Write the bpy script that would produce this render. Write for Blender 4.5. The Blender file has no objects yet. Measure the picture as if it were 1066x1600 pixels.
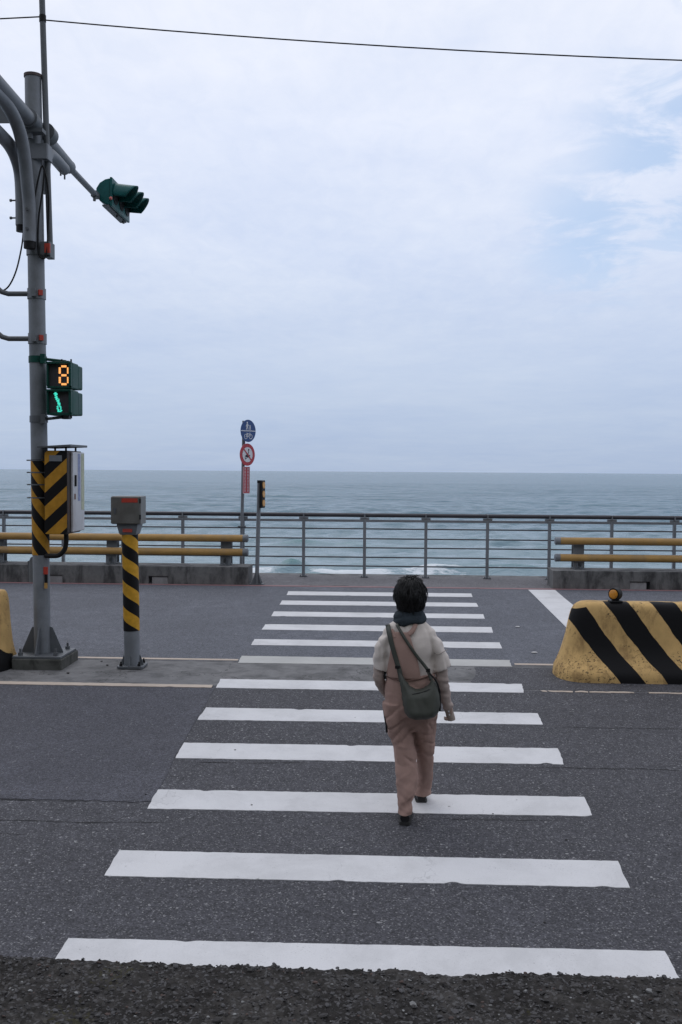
import bpy, bmesh, math, random
import numpy as np
from mathutils import Vector, Matrix, noise

random.seed(7)
SC = bpy.context.scene
COL = SC.collection
R = math.radians

# ------------------------------------------------------------------ camera
ZC = 2.12
cam = bpy.data.cameras.new('camera')
cam.sensor_fit = 'VERTICAL'; cam.sensor_height = 36.0; cam.lens = 35.01
cam.clip_start = 0.05; cam.clip_end = 80000
camo = bpy.data.objects.new('camera', cam); COL.objects.link(camo)
cr, cu, cf = Vector((.99898877, .04442412, .00692312)), Vector((-.00872488, .04049329, .99914172)), Vector((-.04410565, .99819176, -.04083993))
M = Matrix.Identity(4)
for i in range(3):
    M[i][0] = cr[i]; M[i][1] = cu[i]; M[i][2] = -cf[i]
M[0][3], M[1][3], M[2][3] = 0, 0, ZC
camo.matrix_world = M
SC.camera = camo

# ------------------------------------------------------------------ light
SUN_EL, SUN_AZ = R(52), R(-35)          # azimuth from +Y (out to sea), negative = left
world = bpy.data.worlds.new('World'); SC.world = world; world.use_nodes = True
nt = world.node_tree; N = nt.nodes; L = nt.links
for n in list(N): N.remove(n)

class NB:
    """small node-building helper"""
    def __init__(s, nt): s.nt = nt
    def n(s, t, **kw):
        o = s.nt.nodes.new(t)
        for k, v in kw.items(): setattr(o, k, v)
        return o
    def put(s, sock, v):
        if hasattr(v, 'is_output') or isinstance(v, bpy.types.NodeSocket): s.nt.links.new(v, sock)
        else:
            if isinstance(v, (tuple, list)) and len(v) == 3 and sock.type == 'RGBA': v = (*v, 1)
            sock.default_value = v
    def math(s, op, a, b=None, c=None, clamp=False):
        o = s.n('ShaderNodeMath', operation=op, use_clamp=clamp)
        s.put(o.inputs[0], a)
        if b is not None: s.put(o.inputs[1], b)
        if c is not None: s.put(o.inputs[2], c)
        return o.outputs[0]
    def vmath(s, op, a, b=None):
        o = s.n('ShaderNodeVectorMath', operation=op)
        s.put(o.inputs[0], a)
        if b is not None:
            if op == 'SCALE': s.put(o.inputs['Scale'], b)
            else: s.put(o.inputs[1], b)
        return o.outputs['Value'] if op in ('DOT_PRODUCT', 'LENGTH', 'DISTANCE') else o.outputs[0]
    def sep(s, v):
        o = s.n('ShaderNodeSeparateXYZ'); s.put(o.inputs[0], v); return o.outputs
    def comb(s, x, y, z):
        o = s.n('ShaderNodeCombineXYZ')
        for i, v in enumerate((x, y, z)): s.put(o.inputs[i], v)
        return o.outputs[0]
    def noise(s, v, scale, detail=4, rough=.55, dist=0, out='Fac'):
        o = s.n('ShaderNodeTexNoise'); s.put(o.inputs['Vector'], v)
        o.inputs['Scale'].default_value = scale; o.inputs['Detail'].default_value = detail
        o.inputs['Roughness'].default_value = rough; o.inputs['Distortion'].default_value = dist
        return o.outputs[out]
    def voro(s, v, scale, feature='F1', out='Distance'):
        o = s.n('ShaderNodeTexVoronoi', feature=feature); s.put(o.inputs['Vector'], v)
        o.inputs['Scale'].default_value = scale
        return o.outputs[out]
    def mapr(s, v, a, b, c=0., d=1., smooth=True):
        o = s.n('ShaderNodeMapRange', interpolation_type='SMOOTHSTEP' if smooth else 'LINEAR')
        s.put(o.inputs[0], v)
        for i, x in enumerate((a, b, c, d)): s.put(o.inputs[1 + i], x)
        return o.outputs[0]
    def mix(s, f, a, b, typ='MIX'):
        o = s.n('ShaderNodeMix', data_type='RGBA', blend_type=typ)
        s.put(o.inputs[0], f); s.put(o.inputs[6], a); s.put(o.inputs[7], b)
        return o.outputs[2]
    def ramp(s, v, stops):
        o = s.n('ShaderNodeValToRGB'); s.put(o.inputs[0], v)
        e = o.color_ramp.elements
        while len(e) < len(stops): e.new(.5)
        for i, (p, c) in enumerate(stops):
            e[i].position = p; e[i].color = (*c, 1)
        return o.outputs[0]

w = NB(nt)
d = w.n('ShaderNodeTexCoord').outputs['Generated']
dx, dy, dz = w.sep(d)
sky = w.n('ShaderNodeTexSky', sky_type='NISHITA', sun_disc=False)
sky.sun_elevation = SUN_EL; sky.sun_rotation = SUN_AZ; sky.air_density = 1.0; sky.dust_density = 1.5; sky.ozone_density = 1.5
el = w.math('MAXIMUM', dz, 0.0)
# thin cloud sheet: brightness of an overcast sky rises with elevation
cloud_col = w.ramp(el, [(0.0, (.43, .52, .685)), (.045, (.49, .585, .755)), (.10, (.555, .65, .825)), (.21, (.685, .765, .935)), (.32, (.785, .845, .995)), (.42, (.835, .88, 1.0)), (1.0, (.88, .905, 1.0))])
inv = w.math('DIVIDE', 1.0, w.math('ADD', el, .10))
p = w.comb(w.math('MULTIPLY', dx, inv), w.math('MULTIPLY', dy, inv), 0.37)
n1 = w.noise(p, 1.1, 7, .58, .25)
n2 = w.noise(p, 4.5, 6, .6, .4)
n3 = w.noise(w.comb(w.math('MULTIPLY', dx, 3.0), w.math('MULTIPLY', dy, 3.0), w.math('MULTIPLY', dz, 16.0)), 1.0, 4, .5)
tone = w.math('ADD', w.mapr(n1, .3, .7, -.034, .036, False), w.mapr(n2, .3, .7, -.024, .024, False))
tone = w.math('ADD', tone, w.mapr(n3, .35, .65, -.032, .022, False))
n4 = w.noise(w.vmath('MULTIPLY', p, (1.9, 1.0, 1.0)), 8.0, 5, .6, .5)
tone = w.math('ADD', tone, w.math('MULTIPLY', w.mapr(n4, .32, .68, -.026, .026, False), w.mapr(el, .05, .2)))
# thicker cloud is a touch whiter, thinner cloud lets the blue through
cloud = w.mix(1.0, cloud_col, w.comb(w.math('MULTIPLY_ADD', tone, 1.15, 1.0), w.math('MULTIPLY_ADD', tone, .85, 1.0), w.math('MULTIPLY_ADD', tone, .35, 1.0)), 'MULTIPLY')
# a break in the sheet on the right
def gap(dirv, r0, r1):
    v = Vector(dirv).normalized()
    return w.mapr(w.vmath('DISTANCE', d, tuple(v)), r0, r1, 1.0, 0.0)
g = w.math('MAXIMUM', gap((.275, .93, .285), .03, .15), w.math('MULTIPLY', gap((.195, .95, .225), .01, .10), .95))
g = w.math('MAXIMUM', g, w.math('MULTIPLY', gap((.30, .86, .43), .02, .12), .75))
hole = w.math('MULTIPLY', g, w.mapr(w.math('ADD', w.noise(p, 3.2, 9, .6, .5), w.math('MULTIPLY', g, .13)), .50, .66))
hole = w.math('MULTIPLY', hole, .85)
blue = w.mix(.78, w.mix(1.0, sky.outputs[0], (.12, .12, .12), 'MULTIPLY'), (.50, .66, .92))
skyc = w.mix(hole, cloud, blue)
bg = w.n('ShaderNodeBackground'); w.put(bg.inputs[0], skyc); bg.inputs[1].default_value = 1.0
out = w.n('ShaderNodeOutputWorld'); L.new(bg.outputs[0], out.inputs[0])

sun = bpy.data.lights.new('sun', 'SUN'); sun.energy = 0.5; sun.angle = R(35); sun.color = (1, .97, .93)
suno = bpy.data.objects.new('sun', sun); COL.objects.link(suno)
sdir = Vector((math.sin(SUN_AZ) * math.cos(SUN_EL), math.cos(SUN_AZ) * math.cos(SUN_EL), math.sin(SUN_EL)))
suno.rotation_euler = sdir.to_track_quat('Z', 'Y').to_euler()
suno.location = (0, 0, 30)

SC.view_settings.view_transform = 'Standard'; SC.view_settings.look = 'None'
SC.view_settings.exposure = 0.0; SC.view_settings.gamma = 1.0; SC.view_settings.use_curve_mapping = False

# ------------------------------------------------------------------ helpers
PROF = [(-60, -.50), (2.0, -.416), (9.7, 0.0), (10.9, .008), (16.4, .125), (18.6, .17)]
def zg(y):
    for (a, b), (c, e) in zip(PROF, PROF[1:]):
        if y <= c: return b + (e - b) * (y - a) / (c - a)
    return PROF[-1][1]

class MB:
    """collects shapes (world coordinates), builds ONE mesh object"""
    def __init__(s): s.v = []; s.f = []
    def add(s, vs, fs):
        o = len(s.v); s.v += [tuple(v) for v in vs]; s.f += [tuple(i + o for i in f) for f in fs]; return s
    def box(s, x0, x1, y0, y1, z0, z1, rot=None, about=None):
        vs = [Vector((x, y, z)) for z in (z0, z1) for y in (y0, y1) for x in (x0, x1)]
        if rot is not None:
            c = Vector(about) if about is not None else Vector(((x0 + x1) / 2, (y0 + y1) / 2, (z0 + z1) / 2))
            vs = [c + rot @ (v - c) for v in vs]
        return s.add(vs, [(0, 2, 3, 1), (4, 5, 7, 6), (0, 1, 5, 4), (2, 6, 7, 3), (0, 4, 6, 2), (1, 3, 7, 5)])
    def loft(s, rings, cap=True, close=True):
        n = len(rings[0]); vs = [p for r in rings for p in r]; fs = []
        for i in range(len(rings) - 1):
            for j in range(n if close else n - 1):
                k = (j + 1) % n
                fs.append((i * n + j, i * n + k, (i + 1) * n + k, (i + 1) * n + j))
        if cap and close:
            fs.append(tuple(range(n - 1, -1, -1))); fs.append(tuple((len(rings) - 1) * n + j for j in range(n)))
        return s.add(vs, fs)
    def tube(s, pts, r, n=12, cap=True, squash=1.0):
        pts = [Vector(p) for p in pts]; rs = r if isinstance(r, (list, tuple)) else [r] * len(pts)
        rings = []; up = None
        for i, p in enumerate(pts):
            t = (pts[min(i + 1, len(pts) - 1)] - pts[max(i - 1, 0)]).normalized()
            if up is None:
                up = Vector((0, 0, 1)) if abs(t.z) < .9 else Vector((0, 1, 0))
            a = (up - t * up.dot(t)).normalized(); b = t.cross(a); up = a
            rings.append([p + (a * math.cos(q) + b * squash * math.sin(q)) * rs[i] for q in [2 * math.pi * k / n for k in range(n)]])
        return s.loft(rings, cap)
    def cyl(s, p0, p1, r0, r1=None, n=20): return s.tube([p0, p1], [r0, r0 if r1 is None else r1], n)
    def disc(s, c, nrm, r, th=.004, n=28, rx=None):
        c = Vector(c); nrm = Vector(nrm).normalized(); return s.cyl(c - nrm * th / 2, c + nrm * th / 2, r, r, n)
    def prism(s, poly, axis, a, b):
        """extrude a 2-D polygon along axis 'x'|'y'|'z' from a to b"""
        def P(u, v, t): return {'x': (t, u, v), 'y': (u, t, v), 'z': (u, v, t)}[axis]
        n = len(poly)
        vs = [P(u, v, a) for u, v in poly] + [P(u, v, b) for u, v in poly]
        fs = [tuple(range(n - 1, -1, -1)), tuple(range(n, 2 * n))] + [(i, (i + 1) % n, n + (i + 1) % n, n + i) for i in range(n)]
        return s.add(vs, fs)
    def ball(s, c, r, n=12, sc=(1, 1, 1)):
        c = Vector(c); rings = []
        for i in range(1, n):
            a = math.pi * i / n
            rings.append([c + Vector((r * sc[0] * math.sin(a) * math.cos(b), r * sc[1] * math.sin(a) * math.sin(b), -r * sc[2] * math.cos(a))) for b in [2 * math.pi * k / (2 * n) for k in range(2 * n)]])
        return s.loft(rings)
    def build(s, name, mat, parent=None, smooth=None, bevel=0, solid=0, kind=None, label=None, fix=True):
        off = Vector((0, 0, 0)); q = parent
        while q is not None:
            off += Vector(q.location); q = q.parent
        me = bpy.data.meshes.new(name)
        me.from_pydata([(v[0] - off.x, v[1] - off.y, v[2] - off.z) for v in s.v], [], s.f)
        if fix:
            bm = bmesh.new(); bm.from_mesh(me); bmesh.ops.recalc_face_normals(bm, faces=bm.faces); bm.to_mesh(me); bm.free()
        me.materials.append(mat)
        o = bpy.data.objects.new(name, me); COL.objects.link(o); o.parent = parent
        if smooth is not None:
            me.polygons.foreach_set('use_smooth', [True] * len(me.polygons))
            if smooth < 180:
                try: me.set_sharp_from_angle(angle=R(smooth))
                except Exception: pass
        if solid:
            m = o.modifiers.new('t', 'SOLIDIFY'); m.thickness = solid; m.offset = 0
        if bevel:
            m = o.modifiers.new('b', 'BEVEL'); m.width = bevel; m.segments = 2; m.limit_method = 'ANGLE'; m.angle_limit = R(40)
            m.harden_normals = False
        if kind: o['kind'] = kind
        if label: o['label'] = label
        return o

def tag(o, label, cat, group=None):
    o['label'] = label; o['category'] = cat
    if group: o['group'] = group
    return o
def thing(name, loc, label, cat, group=None):
    o = bpy.data.objects.new(name, None); COL.objects.link(o); o.location = loc; o.empty_display_size = .2
    return tag(o, label, cat, group)
def struct(o): o['kind'] = 'structure'; return o

# ------------------------------------------------------------------ materials
def newmat(name):
    m = bpy.data.materials.new(name); m.use_nodes = True
    b = NB(m.node_tree); pb = m.node_tree.nodes['Principled BSDF']
    co = b.n('ShaderNodeTexCoord').outputs['Object']
    return m, b, pb, co
def setbump(b, pb, h, strength, dist=.01):
    o = b.n('ShaderNodeBump'); o.inputs['Strength'].default_value = strength; o.inputs['Distance'].default_value = dist
    b.put(o.inputs['Height'], h); b.nt.links.new(o.outputs[0], pb.inputs['Normal'])
def sc3(c, k): return tuple(x * k for x in c)
def mat(name, c, rough=.6, var=.15, scale=6, bump=0, bscale=80, metal=0, dirt=None, dirt_amt=.4, dscale=3, spec=None):
    m, b, pb, co = newmat(name)
    n = b.noise(co, scale, 5, .6)
    col = b.mix(b.mapr(n, .3, .7), sc3(c, 1 - var), sc3(c, 1 + var))
    fine = b.noise(co, bscale, 3, .6)
    col = b.mix(b.mapr(fine, .35, .7, 0, .25), col, sc3(c, .72))
    if dirt:
        dn = b.noise(b.vmath('MULTIPLY', co, (1.0, 1.0, .45)), dscale, 7, .65, .3)
        col = b.mix(b.mapr(dn, .5, .68, 0, dirt_amt), col, dirt)
    b.put(pb.inputs['Base Color'], col)
    b.put(pb.inputs['Roughness'], b.mapr(n, .3, .7, max(.05, rough - .08), min(1, rough + .08), False))
    pb.inputs['Metallic'].default_value = metal
    if spec is not None: pb.inputs['Specular IOR Level'].default_value = spec
    if bump: setbump(b, pb, fine, bump, .01)
    return m
def emis(name, c, strength, base=(.02, .02, .02)):
    m, b, pb, co = newmat(name)
    pb.inputs['Base Color'].default_value = (*base, 1)
    n = b.noise(co, 90, 2)
    b.put(pb.inputs['Emission Color'], b.mix(b.mapr(n, .3, .7), sc3(c, .85), c)); pb.inputs['Emission Strength'].default_value = strength
    return m
def asphalt(name, base, speck, spamt, scale=150, warm=0, tracks=True):
    m, b, pb, co = newmat(name)
    big = b.noise(co, .55, 5, .6); mid = b.noise(co, 5, 5, .65)
    vc = b.voro(co, scale, out='Color'); vr = b.sep(vc)[0]
    v2 = b.sep(b.voro(co, scale * .55, out='Color'))[1]
    col = b.mix(b.mapr(big, .3, .7), sc3(base, .80), sc3(base, 1.18))
    col = b.mix(b.mapr(mid, .3, .75), sc3(base, .80), col)
    grain = b.mapr(vr, 0, 1, .45, 1.5, False)
    g2 = b.mapr(b.sep(b.voro(co, scale * .37, out='Color'))[0], 0, 1, .78, 1.2, False)
    grain = b.math('MULTIPLY', grain, g2)
    col = b.mix(1.0, col, b.comb(grain, grain, grain), 'MULTIPLY')
    col = b.mix(b.mapr(vr, 1 - spamt, 1, 0, .8), col, speck)
    col = b.mix(b.mapr(v2, 1 - spamt * .12, 1, 0, .8), col, sc3(speck, 1.35))
    b.put(pb.inputs['Base Color'], col)
    pb.inputs['Roughness'].default_value = .82; pb.inputs['Specular IOR Level'].default_value = .35
    h = b.math('ADD', b.math('MULTIPLY', vr, .6), b.math('MULTIPLY', mid, .5))
    setbump(b, pb, h, .55, .006)
    return m
def concrete(name, base, dark, amt=.6, sc=2.2, streak=.35, crack=False, rough=.9):
    m, b, pb, co = newmat(name)
    n = b.noise(co, 9, 6, .65); f = b.noise(co, 110, 3, .6)
    st = b.noise(b.vmath('MULTIPLY', co, (1, 1, streak)), sc, 8, .68, .4)
    col = b.mix(b.mapr(n, .3, .7), sc3(base, .82), sc3(base, 1.12))
    col = b.mix(b.mapr(st, .42, .66, 0, amt), col, dark)
    col = b.mix(b.mapr(f, .45, .75, 0, .45), col, sc3(base, .55))
    if crack:
        vd = b.voro(b.vmath('ADD', co, b.noise(co, 3, 4, .6, 0, 'Color')), .9, 'DISTANCE_TO_EDGE')
        col = b.mix(b.mapr(vd, .0, .011, .85, 0), col, (.02, .02, .02))
    b.put(pb.inputs['Base Color'], col); pb.inputs['Roughness'].default_value = rough
    setbump(b, pb, b.math('ADD', b.math('MULTIPLY', f, .7), n), .5, .006)
    return m
def roadpaint(name, c, wear=.5, grime=.25, tint=(.10, .10, .105)):
    m, b, pb, co = newmat(name)
    n = b.noise(co, 2.2, 6, .7, .3); f = b.noise(co, 45, 5, .7); s = b.noise(co, 170, 2, .5)
    col = b.mix(b.mapr(n, .35, .75, 0, grime), c, sc3(c, .55))
    col = b.mix(b.mapr(s, .5, .75, 0, .22), col, sc3(c, .5))
    # worn-through chips: noise islands and hair cracks
    chips = b.math('MULTIPLY', b.mapr(f, .66, .70), b.mapr(n, .5, .62))
    vd = b.voro(b.vmath('ADD', b.vmath('MULTIPLY', co, (1, .5, 1)), b.vmath('SCALE', b.noise(co, 2, 4, .6, 0, 'Color'), .8)), 2.2, 'DISTANCE_TO_EDGE')
    cr = b.math('MULTIPLY', b.mapr(vd, 0, .012, 1, 0), b.mapr(b.noise(co, 1.3, 3), .52, .62))
    cr = b.math('MULTIPLY', cr, .35)
    pits = b.math('MULTIPLY', b.mapr(b.noise(co, 95, 3, .6), .62, .70), b.mapr(b.noise(co, 4, 5, .65), .40, .62))
    chips = b.math('MAXIMUM', chips, b.math('MULTIPLY', pits, .55))
    col = b.mix(b.math('MULTIPLY', b.math('MAXIMUM', chips, cr), wear), col, tint)
    b.put(pb.inputs['Base Color'], col); pb.inputs['Roughness'].default_value = .7
    setbump(b, pb, b.math('ADD', s, b.math('MULTIPLY', f, .6)), .35, .004)
    return m
YEL = (.47, .235, .028); BLK = (.007, .007, .008)
def helix(name, period, k, z0, yel=YEL):
    m, b, pb, co = newmat(name); x, y, z = b.sep(co)
    th = b.math('ARCTAN2', x, b.math('MULTIPLY', y, -1.0))
    u = b.math('FRACT', b.math('DIVIDE', b.math('ADD', b.math('SUBTRACT', z, z0), b.math('MULTIPLY', th, k)), period))
    e = b.math('MULTIPLY', b.mapr(u, .0, .012), b.mapr(u, .50, .512, 1, 0))
    n = b.noise(co, 14, 6, .65)
    y2 = b.mix(b.mapr(n, .3, .7), sc3(yel, .8), sc3(yel, 1.1))
    b.put(pb.inputs['Base Color'], b.mix(e, y2, BLK)); pb.inputs['Roughness'].default_value = .6; pb.inputs['Specular IOR Level'].default_value = .2
    return m
def diag(name, kx, period, z0, yel=YEL):
    """diagonal stripes on a vertical panel facing -Y"""
    m, b, pb, co = newmat(name); x, y, z = b.sep(co)
    u = b.math('FRACT', b.math('DIVIDE', b.math('SUBTRACT', b.math('SUBTRACT', z, z0), b.math('MULTIPLY', x, kx)), period))
    e = b.math('MULTIPLY', b.mapr(u, .0, .012), b.mapr(u, .49, .50, 1, 0))
    n = b.noise(co, 12, 6, .65)
    y2 = b.mix(b.mapr(n, .3, .7), sc3(yel, .78), sc3(yel, 1.05))
    b.put(pb.inputs['Base Color'], b.mix(e, y2, BLK)); pb.inputs['Roughness'].default_value = .6; pb.inputs['Specular IOR Level'].default_value = .2
    return m

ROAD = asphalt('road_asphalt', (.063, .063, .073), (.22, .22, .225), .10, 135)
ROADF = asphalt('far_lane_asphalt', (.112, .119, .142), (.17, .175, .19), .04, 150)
PATCH = asphalt('patch_asphalt', (.072, .073, .089), (.16, .16, .165), .05, 150)
PROM = asphalt('promenade_asphalt', (.15, .145, .155), (.25, .25, .25), .05, 140)
MEDC = concrete('median_concrete', (.158, .157, .16), (.062, .062, .064), .8, 2.6, 1.0, crack=True)
PARC = concrete('parapet_concrete', (.155, .155, .155), (.028, .028, .03), .92, 3.6, .35)
PLIC = concrete('plinth_concrete', (.085, .086, .078), (.022, .023, .019), .85, 6, .6)
WHITE = roadpaint('white_thermoplastic', (.61, .61, .622), .75, .42)
GREYW = roadpaint('dusty_white_paint', (.42, .42, .405), .8, .35, (.2, .2, .2))
CREAM = roadpaint('cream_line_paint', (.47, .39, .32), .8, .3)
REDL = roadpaint('faded_red_paint', (.26, .13, .135), 1, .5, (.17, .15, .155))
GALV = mat('galvanised_steel', (.19, .205, .225), .55, .14, 5, .05, 60, .2, (.12, .125, .13), .5)
GALVD = mat('dark_galvanised_steel', (.11, .12, .132), .55, .14, 5, .05, 60, .2, (.09, .09, .095), .5)
STEEL = mat('railing_steel', (.22, .235, .26), .45, .1, 4, 0, 60, .3)
HAND = mat('handrail_dark', (.045, .043, .052), .5, .15, 6, 0, 60, .1)
BLACK = mat('black_rubber', (.009, .009, .010), .6, .2, 8, spec=.25)
OCHRE = mat('ochre_paint', (.42, .245, .075), .55, .12, 3, .05, 60, 0, (.22, .16, .10), .5)
GREEN = mat('dark_green_paint', (.004, .055, .042), .5, .2, 5, .03, 60, 0, (.01, .03, .028), .4, spec=.25)
GREENB = mat('teal_green_plastic', (.005, .088, .088), .45, .15, 5, spec=.3)
REDT = mat('red_tape', (.42, .04, .022), .6, .12, 20)
CABW = mat('white_cabinet_paint', (.52, .53, .56), .45, .06, 4, 0, 60, 0, (.25, .2, .17), .35, 5)
RUST = mat('rusty_frame', (.035, .028, .026), .7, .3, 12, .1, 50, 0, (.16, .07, .035), .6, 6)
BOXG = mat('stainless_box', (.17, .165, .155), .45, .12, 8, .05, 60, .4, (.10, .09, .075), .5)
SCREEN = mat('signal_screen', (.045, .042, .05), .35, .12, 20)

# ------------------------------------------------------------------ the setting
def sheet(name, xs, ys, m, dz=0.0, parent=None, jitter=0, skirt=0.0):
    """strip of ground between x and y limits following the cross profile; ragged outline if jitter"""
    b = MB(); nx = max(2, int((xs[1] - xs[0]) / (.03 if jitter else 4)) + 1)
    yy = sorted(set([ys[0], ys[1]] + [y for y, _ in PROF if ys[0] < y < ys[1]]))
    rows = []
    for j, y in enumerate(yy):
        row = []
        for i in range(nx):
            x = xs[0] + (xs[1] - xs[0]) * i / (nx - 1)
            jx = jy = 0
            if jitter:
                if j in (0, len(yy) - 1):
                    jy = jitter * (noise.noise((x * 9, y * 3, 1.3)) + .6 * noise.noise((x * 31, y * 3, 4)))
                if i in (0, nx - 1): jx = jitter * 1.5 * noise.noise((x, y * 17, 7.7))
            row.append((x + jx, y + jy, zg(y + jy) + dz))
        rows.append(row)
    b.loft(rows, cap=False, close=False)
    if skirt:
        per = [rows[0][i] for i in range(nx)] + [r[-1] for r in rows[1:]] + [rows[-1][i] for i in range(nx - 2, -1, -1)] + [r[0] for r in rows[-2:0:-1]]
        low = [(x, y, z - skirt) for x, y, z in per]
        b.loft([per, low], cap=False)
    return b.build(name, m, parent)

XW = 70
road_near = struct(sheet('road_near', (-XW, XW), (2.2, 9.7), ROAD))
median = struct(sheet('median_strip', (-XW, XW), (9.7, 10.9), MEDC))
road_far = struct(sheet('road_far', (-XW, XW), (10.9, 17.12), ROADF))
prom = struct(sheet('promenade', (-XW, XW), (17.12, 18.6), PROM))
sw = MB(); sw.box(-XW, XW, 18.6, 18.9, -7.5, .169); struct(sw.build('seawall', PARC))

def quad_mark(name, m, corners, parent, jit=.005, dz=.004, th=.004):
    """painted quad: corners near-left, near-right, far-right, far-left (x, y); ragged edges, real thickness"""
    (a, b_, c, e) = [Vector(q) for q in corners]
    n = max(4, int((b_ - a).length / .025)); rows = 6
    g = []
    for j in range(rows + 1):
        t = j / rows; row = []
        for i in range(n + 1):
            s = i / n
            p = (a.lerp(b_, s)).lerp(e.lerp(c, s), t)
            x, y = p.x, p.y
            if j in (0, rows):
                y += jit * (noise.noise((x * 14, y * 5, 2.2)) + .7 * noise.noise((x * 47, y * 5, 9)))
                q = noise.noise((x * 6, y * 3, 33))
                if q > .42: y += (q - .42) * .09 * (1 if j == 0 else -1)
            if i in (0, n): x += jit * 1.6 * noise.noise((x * 3, y * 26, 5.5))
            row.append((x, y, zg(y) + dz))
        g.append(row)
    mb = MB(); mb.loft(g, cap=False, close=False)
    per = g[0] + [r[-1] for r in g[1:]] + g[-1][-2::-1] + [r[0] for r in g[-2:0:-1]]
    mb.loft([per, [(x, y, z - th) for x, y, z in per]], cap=False)
    return mb.build(name, m, parent)

STRIPES = [[(-1.59, 4.58), (1.413, 4.62), (1.41, 4.93), (-1.585, 4.895)], [(-1.60, 5.585), (1.40, 5.60), (1.411, 5.94), (-1.605, 5.925)],
 [(-1.588, 6.577), (1.399, 6.613), (1.41, 6.951), (-1.594, 6.925)], [(-1.609, 7.578), (1.384, 7.607), (1.405, 7.978), (-1.613, 7.944)],
 [(-1.626, 8.562), (1.38, 8.60), (1.384, 8.93), (-1.608, 8.929)], [(-1.634, 9.596), (1.355, 9.60), (1.381, 9.969), (-1.653, 9.97)],
 [(-1.599, 10.804), (1.394, 10.826), (1.407, 11.17), (-1.612, 11.18)], [(-1.592, 11.821), (1.407, 11.831), (1.415, 12.20), (-1.597, 12.185)],
 [(-1.592, 12.847), (1.406, 12.855), (1.43, 13.26), (-1.591, 13.25)], [(-1.588, 13.901), (1.41, 13.926), (1.421, 14.308), (-1.594, 14.31)],
 [(-1.582, 14.951), (1.414, 14.981), (1.42, 15.36), (-1.586, 15.365)], [(-1.575, 15.96), (1.416, 15.99), (1.429, 16.38), (-1.586, 16.38)]]
for i, s in enumerate(STRIPES):
    quad_mark('crosswalk_stripe', GREYW if i == 6 else WHITE, s, road_near if i < 6 else road_far, .004 if i < 2 else (.006 if i < 7 else .003))
quad_mark('asphalt_patch', PATCH, [(-7.5, 6.67), (-1.59, 6.70), (-1.645, 9.60), (-7.5, 9.62)], road_near, .02, .003, .003)
quad_mark('edge_line', CREAM, [(-9, 9.60), (-1.68, 9.585), (-1.68, 9.68), (-9, 9.71)], road_near, .006, .0075)
for a, c in ((1.53, 1.575), (1.60, 1.835), (1.86, 1.985), (2.0, 2.42), (2.57, 3.4), (3.5, 4.6)):
    quad_mark('worn_line_piece', CREAM, [(a, 9.655), (c, 9.645), (c, 9.69), (a, 9.69)], road_near, .012)
quad_mark('edge_line', CREAM, [(-9, 10.93), (-1.62, 10.93), (-1.62, 11.0), (-9, 11.0)], road_far, .004)
quad_mark('edge_line', CREAM, [(1.44, 10.93), (9, 10.93), (9, 11.0), (1.44, 11.0)], road_far, .004)
quad_mark('red_line', REDL, [(-12, 16.98), (12, 16.98), (12, 17.09), (-12, 17.09)], road_far, .006)
quad_mark('stop_line', WHITE, [(2.425, 11.1), (2.875, 11.1), (2.885, 16.93), (2.435, 16.92)], road_far, .004)
quad_mark('asphalt_patch', ROAD, [(.85, 9.72), (9, 9.72), (9, 10.88), (1.0, 10.78)], median, .03, .003, .003)
quad_mark('concrete_repair', MEDC, [(-1.30, 17.17), (-.62, 17.17), (-.75, 17.27), (-1.24, 17.27)], prom, .012, .004)

# cracks in the near lane: dark crevices sunk in thin ragged ribbons
CRK = mat('crack_fill', (.012, .012, .012), .95, .2)
def crack(x0, x1, y, wmax, seed, drift=0.0, parent=None, wig=.035):
    a = []; b_ = []; n = int((x1 - x0) / .02)
    for i in range(n + 1):
        x = x0 + (x1 - x0) * i / n
        yy = y + drift * i / n + wig * noise.noise((x * 2.3, seed, 0)) + .4 * wig * noise.noise((x * 11, seed, 3))
        ww = wmax * max(.08, .55 + .9 * noise.noise((x * 5, seed, 8))) * min(1, 6 * i / n, 6 * (1 - i / n) + .02)
        a.append((x, yy - ww / 2, zg(yy) + .0035)); b_.append((x, yy + ww / 2, zg(yy) + .0035))
    m = MB(); m.loft([a, b_], cap=False, close=False); m.build('crack', CRK, parent)
crack(1.40, 3.2, 8.545, .014, 1, 0, road_near); crack(.95, 2.6, 7.545, .013, 2, -.02, road_near); crack(-3.2, -1.35, 6.325, .012, 3, .02, road_near, .02)
crack(-2.9, -2.2, 6.13, .007, 4, 0, road_near, .015); crack(-1.55, -.55, 7.50, .012, 5, .02, road_near, .03); crack(.3, 1.2, 6.52, .010, 6, 0, road_near)
crack(-7, -1.55, 6.665, .014, 8, .02, road_near, .02)
crack(-2.75, -2.2, 10.22, .014, 11, .28, median, .05); crack(-7, 7, 10.86, .014, 12, 0, median, .015)

# small dark debris and pale chips lying on the road surface
DEB = mat('debris', (.02, .018, .016), .9, .3); CHIP = mat('pale_chip', (.55, .55, .55), .8, .15)
dm = MB(); cm = MB()
for k in range(34):
    x, y = random.uniform(-2.2, 2.4), random.uniform(4.9, 9.5); r = random.uniform(.003, .007)
    (dm if k % 3 else cm).ball((x, y, zg(y) + .006), r, 3, (1.4, 1, .5))
for x, y, r in ((-3.27, 10.12, .014), (-2.98, 10.55, .012), (-3.1, 10.75, .011)):
    dm.ball((x, y, zg(y) + .008), r, 4, (1.3, 1, .5))
for x, y, r in ((1.78, 13.3, .022), (1.75, 11.6, .026)): cm.ball((x, y, zg(y) + .008), r, 4, (1.5, 1, .3))
o = dm.build('leaf_debris', DEB); o['kind'] = 'stuff'; tag(o, 'dark crumbs scattered over the asphalt and median', 'debris')
o = cm.build('pale_grit', CHIP); o['kind'] = 'stuff'; tag(o, 'pale chips scattered over the asphalt', 'grit')

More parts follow.
